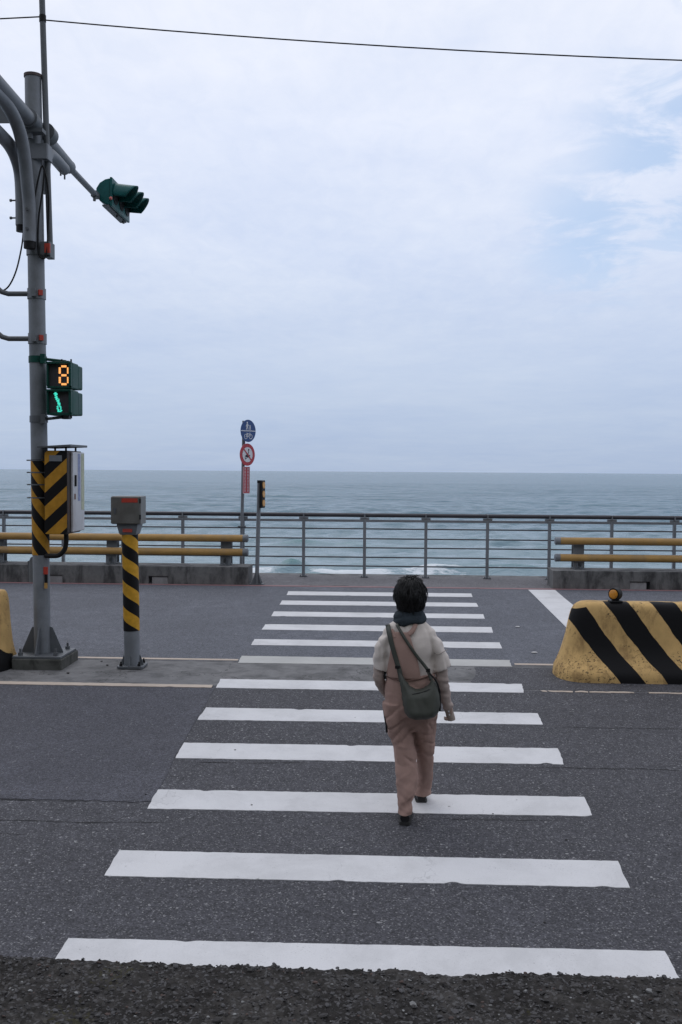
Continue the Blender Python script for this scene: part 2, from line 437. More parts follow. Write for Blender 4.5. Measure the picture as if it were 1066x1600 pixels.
# unseen wooded slope added behind the viewpoint to darken camera-facing sides
def shade_hill():
    m, b, pb, co = newmat('shade_hill_green')
    n = b.noise(co, .5, 8, .7)
    b.put(pb.inputs['Base Color'], b.mix(b.mapr(n, .3, .7), (.018, .028, .012), (.05, .065, .03))); pb.inputs['Roughness'].default_value = .95
    rows = []
    for j in range(30):
        t = j / 29; y = -6.5 - 60 * t
        rows.append([(x, y + 2 * noise.noise((x * .1, t * 3, 0)), -.4 + 42 * t ** .8 + (2.2 * noise.noise((x * .15, y * .15, 1)) + .8 * noise.noise((x * .6, y * .6, 2))) * min(1, t * 8)) for x in range(-90, 91, 3)])
    mb = MB(); mb.loft(rows, cap=False, close=False); struct(mb.build('added_shade_hill', m, smooth=180))
shade_hill()

# ------------------------------------------------------------------ embankment under the camera
def emb():
    m, b, pb, co = newmat('gravelly_bank')
    n = b.noise(co, 3.2, 6, .6, .3); f = b.noise(co, 28, 6, .7)
    vc = b.voro(co, 120, out='Color'); vr, vg, _ = b.sep(vc)
    base = b.mix(b.mapr(n, .38, .62), (.022, .020, .019), (.055, .051, .048))
    base = b.mix(b.mapr(f, .35, .65, .8, 0), base, (.012, .011, .010))
    base = b.mix(b.mapr(vr, .72, .98, 0, .75), base, (.10, .098, .10))
    base = b.mix(b.mapr(b.math('MULTIPLY', vg, b.mapr(b.noise(co, 2.1, 3), .45, .7)), .55, .8, 0, .5), base, (.045, .042, .014))
    b.put(pb.inputs['Base Color'], base); pb.inputs['Roughness'].default_value = .95; pb.inputs['Specular IOR Level'].default_value = .25
    setbump(b, pb, b.math('ADD', f, b.math('MULTIPLY', vr, .5)), .8, .012)
    return m
EMB = emb()
ZE = .62
def edge_y(x):
    e = 2.955 + .022 * noise.noise((x * 1.3, 3.1, 0)) + .008 * noise.noise((x * 7, 1, 0)) + .004 * noise.noise((x * 29, 2, 0))
    q = noise.noise((x * 2.6, 8.2, 5))
    return e - max(0, q - .15) * .05
def emb_z(x, y):
    return ZE + .006 * noise.noise((x * 3, y * 3, 0)) + .007 * noise.noise((x * 17, y * 17, 4)) + .007 * noise.noise((x * 45, y * 45, 9)) + .006 * noise.noise((x * 95, y * 95, 2))
xs = list(np.arange(-12, -1.6, .25)) + list(np.arange(-1.6, 1.6, .0085)) + list(np.arange(1.6, 12.1, .25))
rel = [-6, -3, -1.2, -.7] + list(np.arange(-.45, -.004, .0105)) + [0.0]
rows = []
for j, rr in enumerate(rel):
    row = []
    for x in xs:
        x = float(x); y = edge_y(x) + float(rr)
        row.append((x, y, emb_z(x, y) - (.02 if j == len(rel) - 1 else 0)))
    rows.append(row)
for k, (dyy, z) in enumerate(((.012, .57), (.02, .45), (.015, .2), (.03, -.05), (.03, -.5))):
    rows.append([(float(x), edge_y(float(x)) + dyy + .012 * noise.noise((x * 9, z * 9, 3)), z) for x in xs])
mb = MB(); mb.loft(rows, cap=False, close=False)
bank = struct(mb.build('embankment', EMB, smooth=180))
STM = {}
def stone_mat(k, c): STM[k] = mat('bank_stone_' + k, c, .9, .25, 30, .15, 120)
stone_mat('dark', (.030, .028, .028)); stone_mat('grey', (.065, .063, .066)); stone_mat('pale', (.20, .20, .20)); stone_mat('brown', (.06, .040, .034))
rng = random.Random(3)
base_ball = MB(); base_ball.ball((0, 0, 0), 1, 4)
grp = {k: MB() for k in STM}
for i in range(6500):
    x = rng.uniform(-1.75, 1.75); y = edge_y(x) - rng.uniform(.004, .46)
    if y < 2.2: continue
    r = min(.013, .0020 + rng.expovariate(1 / .0016))
    k = rng.choices(('dark', 'grey', 'pale', 'brown'), (60, 32, 3, 5))[0]
    rot = Matrix.Rotation(rng.uniform(0, 6.3), 3, 'Z') @ Matrix.Rotation(rng.uniform(-.6, .6), 3, 'X')
    vs = []
    for v in base_ball.v:
        q = Vector(v); q = q * (1 + .6 * noise.noise(q * 1.3 + Vector((i, 0, 0))))
        q = rot @ Vector((q.x * r * 1.25, q.y * r, q.z * r * .5)); vs.append((x + q.x, y + q.y, emb_z(x, y) + r * .1 + q.z))
    grp[k].add(vs, base_ball.f)
for k in grp:
    o = grp[k].build('gravel', STM[k], kind='stuff', fix=False)
    tag(o, {'dark': 'dark loose gravel', 'grey': 'grey loose gravel', 'pale': 'pale loose gravel', 'brown': 'brownish loose gravel'}[k] + ' on the bank edge in the foreground', 'gravel')

# ------------------------------------------------------------------ sea
ZS = -5.9
def sea_mat():
    m, b, pb, co = newmat('sea_water'); x, y, z = b.sep(co)
    at = b.n('ShaderNodeAttribute', attribute_name='foam').outputs['Fac']
    big = b.noise(b.vmath('MULTIPLY', co, (.012, .03, 1)), 1.0, 5, .55)
    body = b.mix(b.mapr(big, .35, .65), (.034, .106, .152), (.048, .128, .172))
    body = b.mix(b.mapr(y, 85, 190, .9, 0), body, (.20, .285, .325))  # paler near shore: turbid shallows, plus bright sky reflection put into the colour
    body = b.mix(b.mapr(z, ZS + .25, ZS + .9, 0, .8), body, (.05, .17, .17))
    fn = b.noise(b.vmath('MULTIPLY', co, (.55, 1.0, 1.0)), 1.6, 8, .7, .6)
    fm = b.mapr(b.math('ADD', fn, at), 1.02, 1.22)
    # scattered small white caps further out
    wc = b.noise(b.vmath('MULTIPLY', co, (.045, .11, 1)), 1.0, 7, .62, .3)
    caps = b.mapr(wc, .735, .765, 0, .55)
    foam = b.math('MAXIMUM', fm, caps, clamp=True)
    b.put(pb.inputs['Base Color'], b.mix(foam, body, (.62, .66, .69)))
    b.put(pb.inputs['Roughness'], b.mapr(foam, 0, 1, .22, .85, False))
    pb.inputs['IOR'].default_value = 1.333
    h1 = b.noise(b.vmath('MULTIPLY', co, (.55, 1.0, 1)), .9, 6, .6, .3)
    h2 = b.noise(b.vmath('MULTIPLY', co, (.4, 1.0, 1)), .16, 5, .55, .3)
    h3 = b.noise(b.vmath('MULTIPLY', co, (.45, 1.0, 1)), .38, 5, .55, .3)
    h = b.math('ADD', b.math('MULTIPLY', h1, .50), b.math('ADD', b.math('MULTIPLY', h2, .75), b.math('MULTIPLY', h3, 1.3)))
    setbump(b, pb, h, .58, 1.0)
    bn = [q for q in b.nt.nodes if q.bl_idname == 'ShaderNodeBump'][0]
    b.put(bn.inputs['Strength'], b.mapr(y, 110, 600, .55, 1.0))          # open water is rougher than the lee of the wall
    return m
def build_sea():
    ys = np.concatenate([30 * (700 / 30.) ** (np.arange(640) / 640.), 700 * (45000 / 700.) ** (np.arange(61) / 60.)])
    t = np.linspace(-1, 1, 481)
    Yg = np.repeat(ys[:, None], len(t), 1); Xg = ys[:, None] * (.34 * t + 1.1 * t ** 5)[None, :]
    dyl = np.gradient(ys)[:, None]; dxl = ys[:, None] * (.34 + 5.5 * t ** 4)[None, :] * (t[1] - t[0])
    Z = np.zeros_like(Yg); rg = np.random.default_rng(5)
    comps = [(11, .16, .05), (8.3, .13, -.10), (15, .15, .12)]
    for lam in (6.2, 5.1, 4.3, 3.7, 3.1, 2.6, 2.2, 1.9, 1.6, 1.35, 1.15):
        for q in range(2): comps.append((lam * rg.uniform(.92, 1.08), .0145 * lam ** .9, rg.normal(0, .55)))
    for lam, amp, ang in comps:
        k = 2 * np.pi / lam; ph = rg.uniform(0, 6.28)
        att = np.clip((lam / np.maximum(dyl, .7 * dxl) - 2.2) / 2.5, 0, 1)
        mod = .65 + .55 * np.sin(Xg * .045 / (lam / 8) + ph * 3 + Yg * .02) * np.sin(Yg * .06 / (lam / 8) - ph)
        s = np.sin(k * (Xg * np.sin(ang) + Yg * np.cos(ang)) + ph + .5 * np.sin(Xg * .11 + ph))
        Z += amp * mod * att * (s + .25 * (s * s - .5) * 2)
    foam = np.zeros_like(Z)
    # breakers rolling in close to the wall: (x, y, half length, height)
    for x0, y0, hl, hh, fo in ((-7.6, 80.5, 1.3, .80, .30), (-2.4, 80, 3.4, .34, .80), (-11.5, 79.5, 2.6, .25, .85), (3.5, 81, 3.0, .30, .70), (9.5, 82, 3.2, .28, .5), (-9, 104, 5, .42, .12), (-3.5, 102, 6, .38, .16), (5, 118, 7, .36, .2), (13, 112, 5, .38, .25), (-14, 112, 6, .36, .2), (20, 103, 6, .4, .3), (-20, 100, 5, .4, .25), (1, 92, 4, .33, .2)):
        ex = np.exp(-((Xg - x0) / hl) ** 2); yy = Yg - y0 - .35 * np.sin((Xg - x0) * .9)
        prof = np.where(yy < 0, np.exp(-(yy / .9) ** 2), np.exp(-(yy / 2.4) ** 2))
        Z += hh * ex * prof
        ring = np.exp(-((Xg - x0) / (hl * 1.7)) ** 2) * np.exp(-((yy + 1.0) / 1.6) ** 2) + .6 * np.exp(-((Xg - x0) / (hl * 1.2)) ** 2) * np.exp(-((yy - .3) / .5) ** 2)
        foam = np.maximum(foam, fo * ring)
    wash = np.exp(-np.clip(Yg - 75.5, 0, None) / 2.6) * (.56 + .12 * np.sin(Xg * .5) + .10 * np.sin(Xg * 1.3 + 1)) * np.clip(1.0 - (Xg - 0) / 22., .25, 1.0)
    foam = np.maximum(foam, wash)
    V = np.stack([Xg, Yg, Z + ZS], -1).reshape(-1, 3)
    n, mcol = len(ys), len(t)
    idx = np.arange(n * mcol).reshape(n, mcol)
    F = np.stack([idx[:-1, :-1], idx[:-1, 1:], idx[1:, 1:], idx[1:, :-1]], -1).reshape(-1, 4)
    me = bpy.data.meshes.new('sea')
    me.vertices.add(len(V)); me.vertices.foreach_set('co', V.ravel())
    me.loops.add(F.size); me.loops.foreach_set('vertex_index', F.ravel().astype(np.int32))
    me.polygons.add(len(F)); me.polygons.foreach_set('loop_start', np.arange(0, F.size, 4, dtype=np.int32))
    me.update(calc_edges=True); me.validate()
    me.polygons.foreach_set('use_smooth', [True] * len(F))
    a = me.attributes.new('foam', 'FLOAT', 'POINT'); a.data.foreach_set('value', foam.ravel().astype(np.float32))
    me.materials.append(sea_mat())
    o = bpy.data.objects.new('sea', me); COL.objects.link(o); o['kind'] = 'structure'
build_sea()

# ------------------------------------------------------------------ seaside railing
rl = thing('railing', (0, 18.36, .165), 'long grey steel railing with thin horizontal rods above the sea', 'railing')
posts = [.756 + 1.128 * k for k in range(-9, 9)]
pm = None
for x in posts:
    b = MB(); b.box(x - .028, x + .028, 18.33, 18.395, .175, 1.235); pm = b.build('post', STEEL, rl, bevel=.006)
    b = MB(); b.box(x - .07, x + .07, 18.30, 18.43, .165, .18)
    for sx in (-.05, .05): b.cyl((x + sx, 18.32, .18), (x + sx, 18.32, .20), .01, n=6)
    b.build('base_plate', GALVD, rl)
    b = MB(); b.box(x - .085, x + .085, 18.345, 18.375, 1.235, 1.272); b.box(x - .012, x + .012, 18.315, 18.405, 1.255, 1.35); b.build('rail_bracket', STEEL, rl)
for x0, x1 in zip(posts, posts[1:]):
    b = MB(); b.tube([(x0 + .014, 18.36, 1.313), (x1 - .014, 18.36, 1.313)], .037, 14); b.build('handrail', HAND, rl, smooth=40)
b = MB(); b.box(posts[0], posts[-1], 18.345, 18.376, 1.188, 1.234); b.build('lower_rail', STEEL, rl, bevel=.005)
for z in (1.062, .88, .713, .536, .372):
    b = MB(); b.tube([(posts[0], 18.36, z), (posts[-1], 18.36, z)], .0125, 8); b.build('rod', HAND, rl, smooth=40)

# ------------------------------------------------------------------ parapets with pipe guard rails
SCUP = .34
DRB = concrete('pale_drain_block', (.30, .30, .31), (.16, .16, .16), .5, 4)
def parapet(x0, x1, holes, label):
    t = thing('parapet', ((x0 + x1) / 2, 17.4, .14), label, 'parapet')
    front = [(x0, .10)]
    for h in sorted(holes): front += [(h, .10), (h, .272), (h + SCUP, .272), (h + SCUP, .10)]
    front += [(x1, .10), (x1, .452), (x0, .452)]
    bm = MB(); bm.prism(front, 'y', 17.10, 17.69); bm.build('wall', PARC, t, bevel=.010)
    for h in holes:                                   # pale blocks plugging most of each drain opening
        q = MB(); g0 = h + (.055 if x0 < 0 else .004)
        q.box(g0, g0 + SCUP - .06, 17.125, 17.30, .105, .262); q.build('drain_block', DRB, t, bevel=.006)
    return t
parapet(-12.0, -2.357, [-4.10 - 1.86 * k for k in range(4)], 'weathered concrete parapet on the left with drain openings at its foot')
parapet(2.876, 12.0, [4.18 + 1.86 * k for k in range(4)], 'weathered concrete parapet on the right with drain openings at its foot')
def guard(x0, x1, px, end, zu, zl, label):
    t = thing('guardrail', ((x0 + x1) / 2, 17.4, .452), label, 'guardrail', 'pipe guardrails on the parapets')
    Y = 17.38
    for z in (zu, zl):
        r = .068
        b = MB(); b.tube([(x0, Y, z), (x1, Y, z)], r, 24); rr = b.build('rail', GALV, t, smooth=40)
        rings = []
        for x in (x0 + .05, x1 - .05):
            rings.append([(x, Y - (r + .003) * math.cos(q), z + (r + .003) * math.sin(q)) for q in [R(62) - R(112) * i / 12 for i in range(13)]])
        m = MB(); m.loft(rings, cap=False, close=False); m.build('ochre_band', OCHRE, rr, smooth=180)
        ex = x1 if end > 0 else x0
        m = MB(); m.tube([(ex, Y, z), (ex + .03 * end, Y, z), (ex + .045 * end, Y, z)], [.070, .070, .05], 24); m.build('end_cap', GALV, rr, smooth=40)
    for x in px:
        b = MB()
        b.box(x - .095, x + .095, Y + .06, Y + .075, .60, zu + .03); b.box(x - .008, x + .008, Y + .074, Y + .22, .47, zu)
        b.box(x - .095, x + .095, Y + .20, Y + .215, .47, zu - .02)
        b.build('post', GALV, t, bevel=.004)
        # cast foot with an arched opening
        arch = [(x - .095, .452), (x - .095, .62), (x + .095, .62), (x + .095, .452), (x + .042, .452)]
        arch += [(x + .042 * math.cos(a), .535 + .042 * math.sin(a)) for a in [math.pi * i / 8 for i in range(9)]] + [(x - .042, .452)]
        m = MB(); m.prism(arch, 'y', Y + .02, Y + .058); m.build('foot', GALV, t)
        m = MB(); m.cyl((x, Y - .0, .452), (x, Y - .0, .50), .014, n=8); m.box(x - .095, x + .095, Y - .06, Y + .25, .452, .466); m.build('anchor', GALVD, t)
    return t
guard(-12.0, -2.44, [-2.80 - 2.04 * k for k in range(5)], 1, .930, .685, 'ochre banded double pipe guardrail along the left parapet')
guard(2.99, 12.0, [3.37 + 2.04 * k for k in range(5)], -1, .940, .650, 'ochre banded double pipe guardrail along the right parapet')

# ------------------------------------------------------------------ sign post on the railing
SN = Vector((math.sin(R(56)), -math.cos(R(56)), 0)); SH = Vector((math.cos(R(56)), math.sin(R(56)), 0)); SV = Vector((0, 0, 1))
BLUE = mat('blue_sign', (.012, .055, .20), .45, .08, 8); SIGNW = mat('sign_white', (.62, .64, .68), .5, .06, 8); SIGNR = mat('sign_red', (.40, .03, .045), .45, .08, 8)
SIGNB = mat('sign_black', (.012, .014, .02), .5, .1, 8)
sp = thing('sign_post', (-2.63, 18.28, .165), 'slim grey post at the railing carrying a blue round sign and a red ringed sign', 'sign')
b = MB(); b.tube([(-2.652, 18.27, .20), (-2.605, 18.27, 3.02)], .031, 16); b.cyl((-2.605, 18.27, 3.02), (-2.6045, 18.27, 3.035), .034); b.build('post', GALV, sp, smooth=40)
for z in (1.09, .37):
    b = MB(); b.tube([(-2.70, 18.23, z), (-2.58, 18.23, z)], .014, 8); b.tube([(-2.70, 18.23, z), (-2.70, 18.34, z)], .012, 8); b.tube([(-2.58, 18.23, z), (-2.58, 18.34, z)], .012, 8)
    b.build('pipe_clamp', GALVD, sp)
def pt(c, u, v, k=0.0): return c + SH * u + SV * v + SN * k
def plate(polyuv, c, k0, k1):
    m = MB(); n = len(polyuv)
    m.loft([[pt(c, u, v, k0) for u, v in polyuv], [pt(c, u, v, k1) for u, v in polyuv]]); return m
def circ(r, n=36, c=(0, 0), a0=0, a1=2 * math.pi): return [(c[0] + r * math.cos(a0 + (a1 - a0) * i / n), c[1] + r * math.sin(a0 + (a1 - a0) * i / n)) for i in range(n)]
def line(u0, v0, u1, v1, wd):
    dx, dy = u1 - u0, v1 - v0; l = math.hypot(dx, dy); nx, ny = -dy / l * wd / 2, dx / l * wd / 2
    return [(u0 + nx, v0 + ny), (u0 - nx, v0 - ny), (u1 - nx, v1 - ny), (u1 + nx, v1 + ny)]
c = Vector((-2.518, 18.22, 2.849))
disc = plate(circ(.205), c, -.006, 0).build('blue_sign', BLUE, sp, label='round blue sign with white walkers above a white bicycle')
def sym(name, polys, c, m, par, k=.001):
    b = MB()
    for p_ in polys: q = plate(p_, c, k, k + .002); b.add(q.v, q.f)
    return b.build(name, m, par)
sym('divider', [line(-.2, 0, .2, 0, .016)], c, SIGNW, disc)
sym('walkers_symbol', [circ(.018, 14, (-.03, .150)), line(-.03, .13, -.03, .075, .034), line(-.035, .08, -.055, .022, .018), line(-.025, .08, -.008, .022, .018), line(-.045, .12, -.062, .075, .012), line(-.015, .12, .012, .09, .012),
                       circ(.014, 12, (.045, .095)), line(.045, .08, .045, .05, .026), line(.04, .05, .032, .02, .013), line(.05, .05, .06, .02, .013)], c, SIGNW, disc)
def ring(r, wd, cc, n=24): return [line(cc[0] + r * math.cos(a), cc[1] + r * math.sin(a), cc[0] + r * math.cos(a + 6.2832 / n * 1.02), cc[1] + r * math.sin(a + 6.2832 / n * 1.02), wd) for a in [6.28319 * i / n for i in range(n)]]
sym('bicycle_symbol', ring(.042, .011, (-.065, -.105), 14) + ring(.042, .011, (.065, -.105), 14) + [line(-.065, -.105, -.03, -.055, .010), line(-.03, -.055, .045, -.055, .010), line(.045, -.055, .065, -.105, .010), line(-.03, -.055, .0, -.105, .010), line(0, -.105, .045, -.055, .010), line(-.065, -.105, 0, -.105, .010), line(-.05, -.045, -.015, -.045, .012), line(.05, -.04, .035, -.03, .012), line(.045, -.055, .05, -.035, .01)], c, SIGNW, disc)
c = Vector((-2.532, 18.22, 2.413))
disc = plate(circ(.205), c, -.006, 0).build('prohibition_sign', SIGNR, sp, label='round white sign with a red ring and a red slash')
sym('white_field', [circ(.138)], c, SIGNW, disc)
sym('black_symbol', [[(-.07, -.02), (-.05, -.045), (.0, -.055), (.05, -.04), (.072, -.012), (.03, .0), (.018, .012), (-.02, .010), (-.035, -.005)], line(-.045, -.065, -.065, -.085, .014), line(.01, .0, .028, .075, .016), circ(.016, 12, (.03, .092)), line(-.08, -.05, -.03, -.075, .012)], c, SIGNB, disc, .0035)
sym('slash', [line(-.098, .098, .098, -.098, .024)], c, SIGNR, disc, .006)
c = Vector((-2.552, 18.23, 1.946))
pl = plate([(-.096, -.248), (.096, -.248), (.096, .248), (-.096, .248)], c, -.004, 0).build('notice_plate', SIGNR, sp, label='narrow red plate with two columns of white characters')
brd = []
for a in ((-.09, -.242, .09, -.242), (-.09, .242, .09, .242), (-.09, -.242, -.09, .242), (.09, -.242, .09, .242)): brd.append(line(*a, .008))
rg = random.Random(4)
for ux in (-.040, .040):
    for k in range(8):
        v0 = .20 - k * .056
        for q in range(3): brd.append(line(ux - .019, v0 + .016 - q * .016 + rg.uniform(-.003, .003), ux + .019, v0 + .016 - q * .016 + rg.uniform(-.003, .003), .0055))
        brd.append(line(ux + rg.uniform(-.012, .012), v0 + .021, ux + rg.uniform(-.012, .012), v0 - .021, .0055))
sym('white_characters', brd, c, SIGNW, pl)

# ------------------------------------------------------------------ amber lamp post beside the left parapet
AMB = mat('amber_lens', (.60, .30, .06), .3, .1, 20)
ap = thing('lamp_post', (-2.215, 17.22, .14), 'short grey post with a narrow box of three amber lamps at the parapet end', 'lamp post')
b = MB(); b.tube([(-2.222, 17.22, .15), (-2.184, 17.22, 1.91)], .036, 16); b.build('post', GALV, ap, smooth=40)
b = MB(); b.cyl((-2.184, 17.22, 1.905), (-2.183, 17.22, 1.955), .039, n=16); b.build('cap', BLACK, ap, smooth=40)
b = MB(); b.box(-2.34, -2.10, 17.12, 17.32, .14, .155)
for a in range(4):
    q = R(45 + 90 * a); dxx, dyy = math.cos(q), math.sin(q)
    b.add([(-2.222 + .03 * dxx, 17.22 + .03 * dyy, .155), (-2.222 + .125 * dxx, 17.22 + .125 * dyy, .155), (-2.218 + .03 * dxx, 17.22 + .03 * dyy, .36), (-2.222 + .03 * dxx - dyy * .01, 17.22 + .03 * dyy + dxx * .01, .155), (-2.222 + .125 * dxx - dyy * .01, 17.22 + .125 * dyy + dxx * .01, .155), (-2.218 + .03 * dxx - dyy * .01, 17.22 + .03 * dyy + dxx * .01, .36)], [(0, 1, 2), (3, 5, 4), (0, 3, 4, 1), (1, 4, 5, 2), (0, 2, 5, 3)])
b.build('base_flange', GALVD, ap)
rz = Matrix.Rotation(R(76), 3, 'Z')
b = MB(); b.box(-2.215, -2.045, 17.175, 17.225, 1.475, 1.955, rz, (-2.13, 17.20, 1.7)); lb = b.build('lamp_box', BLACK, ap, bevel=.012)
for z in (1.87, 1.715, 1.56):
    m = MB(); cc = Vector((-2.14, 17.17, z)); nn = rz @ Vector((0, -1, 0)); ctr = Vector((-2.13, 17.20, 1.7)) + rz @ Vector((0, -.028, 0)); ctr.z = z
    m.disc(ctr, nn, .058, .012, 20); m.build('amber_lens', AMB, lb, smooth=40)

# ------------------------------------------------------------------ signal pole
PX, PY = -3.70, 10.55
def px(z): return -3.685 - .0115 * z
pole = thing('signal_pole', (PX, PY, 0), 'tall grey steel signal pole with overhead arms on a concrete plinth', 'signal pole')
b = MB(); b.box(-3.925, -3.39, 10.27, 10.85, -.02, .118); b.build('plinth', PLIC, pole, bevel=.012)
b = MB(); b.box(-3.925, -3.405, 10.29, 10.83, .119, .143); bp = b.build('base_plate', GALVD, pole, bevel=.004)
for sx in (-.19, .19):
    for sy in (-.2, .2):
        m = MB(); m.cyl((PX + .03 + sx, PY + .01 + sy, .143), (PX + .03 + sx, PY + .01 + sy, .175), .026, n=6); m.cyl((PX + .03 + sx, PY + .01 + sy, .175), (PX + .03 + sx, PY + .01 + sy, .215), .013, n=8); m.build('bolt', GALVD, bp)
b = MB(); b.tube([(px(z), PY, z) for z in (.143, 1, 2, 3, 4, 5, 6.26)], [.088, .088, .088, .0875, .087, .0865, .086], 32); pt_ = b.build('pole_tube', GALV, pole, smooth=40)
b = MB(); b.cyl((px(6.26), PY, 6.255), (px(6.26), PY, 6.285), .094, n=32); b.build('cap_rim', mat('rusty_rim', (.07, .05, .048), .7, .3, 20), pole, smooth=40)
for a in range(4):
    q = R(90 * a); ex, ey = math.cos(q), math.sin(q); th = .008
    sx, sy = -ey * th, ex * th; bx0, by0 = px(.2), PY
    poly = [(.080, .1435), (.225, .1435), (.222, .165), (.112, .415), (.085, .425)]
    v = [(bx0 + ex * r + s * sx, by0 + ey * r + s * sy, z) for s in (-1, 1) for r, z in poly]
    m = MB(); m.add(v, [(0, 1, 2, 3, 4), (9, 8, 7, 6, 5)] + [(i, (i + 1) % 5, 5 + (i + 1) % 5, 5 + i) for i in range(5)]); m.build('gusset', GALVD, pole)
SLE = helix('pole_sleeve_stripes', .305, .115, 1.205)
b = MB(); b.tube([(px(z), PY, z) for z in (1.20, 1.5, 1.9, 2.225)], .0915, 32); b.build('striped_sleeve', SLE, pole, smooth=40)
for z in (2.215, 2.085, 1.955, 1.815):
    m = MB(); m.tube([(px(z), PY, z - .007), (px(z), PY, z + .007)], .0935, 28); m.tube([(px(z) - .09, PY - .03, z), (px(z) - .125, PY - .045, z)], .007, 6); m.build('strap', GALVD, pole, smooth=40)
# brackets reaching left
for z in (3.985, 3.51):
    m = MB(); m.tube([(px(z), PY, z - .055), (px(z), PY, z + .055)], .097, 28); m.box(px(z) - .02, px(z) + .03, PY - .125, PY - .085, z - .04, z + .04); cl = m.build('clamp', GALV, pole, smooth=40)
    m = MB(); m.tube([(px(z) - .07, PY - .02, z), (-4.03, PY - .02, z), (-4.10, PY - .02, z + .02), (-4.16, PY - .02, z + .07), (-4.2, PY - .02, z + .15), (-4.2, PY - .02, z + .30)], .027, 14); m.build('side_bracket', GALVD, pole, smooth=60)
    m = MB(); m.tube([(px(z), PY, z - .036), (px(z), PY, z + .036)], .0985, 28)
    vs = [i for i, v in enumerate(m.v) if v[0] > px(z) + .035 and v[1] < PY]
    m2 = MB(); m2.box(px(z) + .045, px(z) + .088, PY - .098, PY - .060, z - .026, z + .03, Matrix.Rotation(R(38), 3, 'Z')); m2.build('red_tape', REDT, pole)
# collar near the arms
m = MB(); z = 4.46; m.tube([(px(z), PY, z - .07), (px(z), PY, z + .07)], .098, 28); m.build('collar', GALV, pole, smooth=40)
# straight main arms over both lanes, along the road's cross direction
AX = -3.725
m = MB(); m.tube([(AX, 5.4, 6.02), (AX, 9.5, 5.79), (AX, 10.45, 5.742), (AX, 11.0, 5.70), (AX, 11.66, 5.652)], .075, 24); arm = m.build('main_arm', GALV, pole, smooth=50)
m = MB(); m.tube([(AX, 11.64, 5.655), (AX, 11.74, 5.648)], [.076, .045], 24); m.build('arm_reducer', GALVD, pole, smooth=50)
m = MB(); m.tube([(AX, 11.70, 5.65), (AX, 12.72, 5.620)], .037, 16); m.build('thin_arm', GALV, pole, smooth=50)
m = MB(); m.tube([(AX, 10.30, 5.752), (AX, 10.46, 5.742)], .100, 24); m.cyl((AX, 10.37, 5.63), (AX, 10.37, 5.56), .03, n=10); m.box(AX - .14, AX + .14, 10.33, 10.45, 5.62, 5.66); m.build('arm_clamp', GALVD, pole, smooth=40)
m = MB(); m.tube([(AX + .06, 10.66, 5.73), (AX + .06, 10.80, 5.72)], .098, 24); m.build('arm_clamp', GALVD, pole, smooth=40)
def arc(pts, n=6):
    """smooth polyline through points (Catmull-Rom)"""
    P = [Vector(q) for q in pts]; out = []
    for i in range(len(P) - 1):
        a, b_, c_, d_ = P[max(i - 1, 0)], P[i], P[i + 1], P[min(i + 2, len(P) - 1)]
        for k in range(n):
            t = k / n
            out.append(.5 * ((2 * b_) + (c_ - a) * t + (2 * a - 5 * b_ + 4 * c_ - d_) * t * t + (3 * b_ - a - 3 * c_ + d_) * t ** 3))
    out.append(P[-1]); return out
BX = -3.745
m = MB(); m.tube(arc([(BX, 10.385, 4.50), (BX, 10.385, 4.85), (BX, 10.335, 5.07), (BX, 10.262, 5.31), (BX, 10.16, 5.50), (BX, 10.02, 5.612), (BX, 9.80, 5.69), (BX - .005, 9.55, 5.72), (BX - .005, 9.0, 5.70)]), .066, 20); dv = m.build('curved_brace', GALV, pole, smooth=60)
m = MB(); m.cyl((BX, 10.385, 4.43), (BX, 10.385, 4.52), .060, n=20); m.build('brace_end', BLACK, pole, smooth=40)
m = MB()
for z in (4.62, 4.82): m.cyl((BX - .0, 10.30, z), (BX, 10.34, z), .016, n=6)
m.build('bolt', GALVD, dv)
OX = -3.90
m = MB(); m.tube(arc([(OX, 10.595, 4.72), (OX, 10.59, 5.05), (OX, 10.55, 5.26), (OX, 10.44, 5.38), (OX, 10.26, 5.455), (OX, 10.0, 5.48), (OX, 9.5, 5.50), (OX, 8.5, 5.53)]), .068, 20); dv = m.build('curved_brace', GALV, pole, smooth=60)
m = MB(); m.cyl((OX, 10.595, 4.655), (OX, 10.595, 4.745), .062, n=20); m.build('brace_end', BLACK, pole, smooth=40)
m = MB()
for z in (4.80, 4.985): m.cyl((OX - .13, 10.59, z), (OX - .05, 10.59, z), .009, n=6); m.cyl((OX - .13, 10.59, z), (OX - .11, 10.59, z), .016, n=6)
m.build('bolt', GALVD, dv)
m = MB(); m.tube(arc([(AX + .02, 10.72, 5.1), (AX + .02, 10.74, 5.40), (AX + .02, 10.85, 5.55), (AX + .02, 11.05, 5.575), (AX + .02, 11.40, 5.555)]), .066, 20); m.ball((AX + .02, 11.40, 5.555), .066, 8); dv = m.build('curved_brace', GALV, pole, smooth=60)
m = MB()
for y in (11.28, 11.42): m.cyl((AX + .02, y, 5.50), (AX + .02, y, 5.445), .010, n=6)
m.build('bolt', GALVD, dv)
m = MB(); m.box(-4.7, -3.83, 10.70, 10.72, 5.84, 6.02); m.build('back_panel', GALVD, pole)
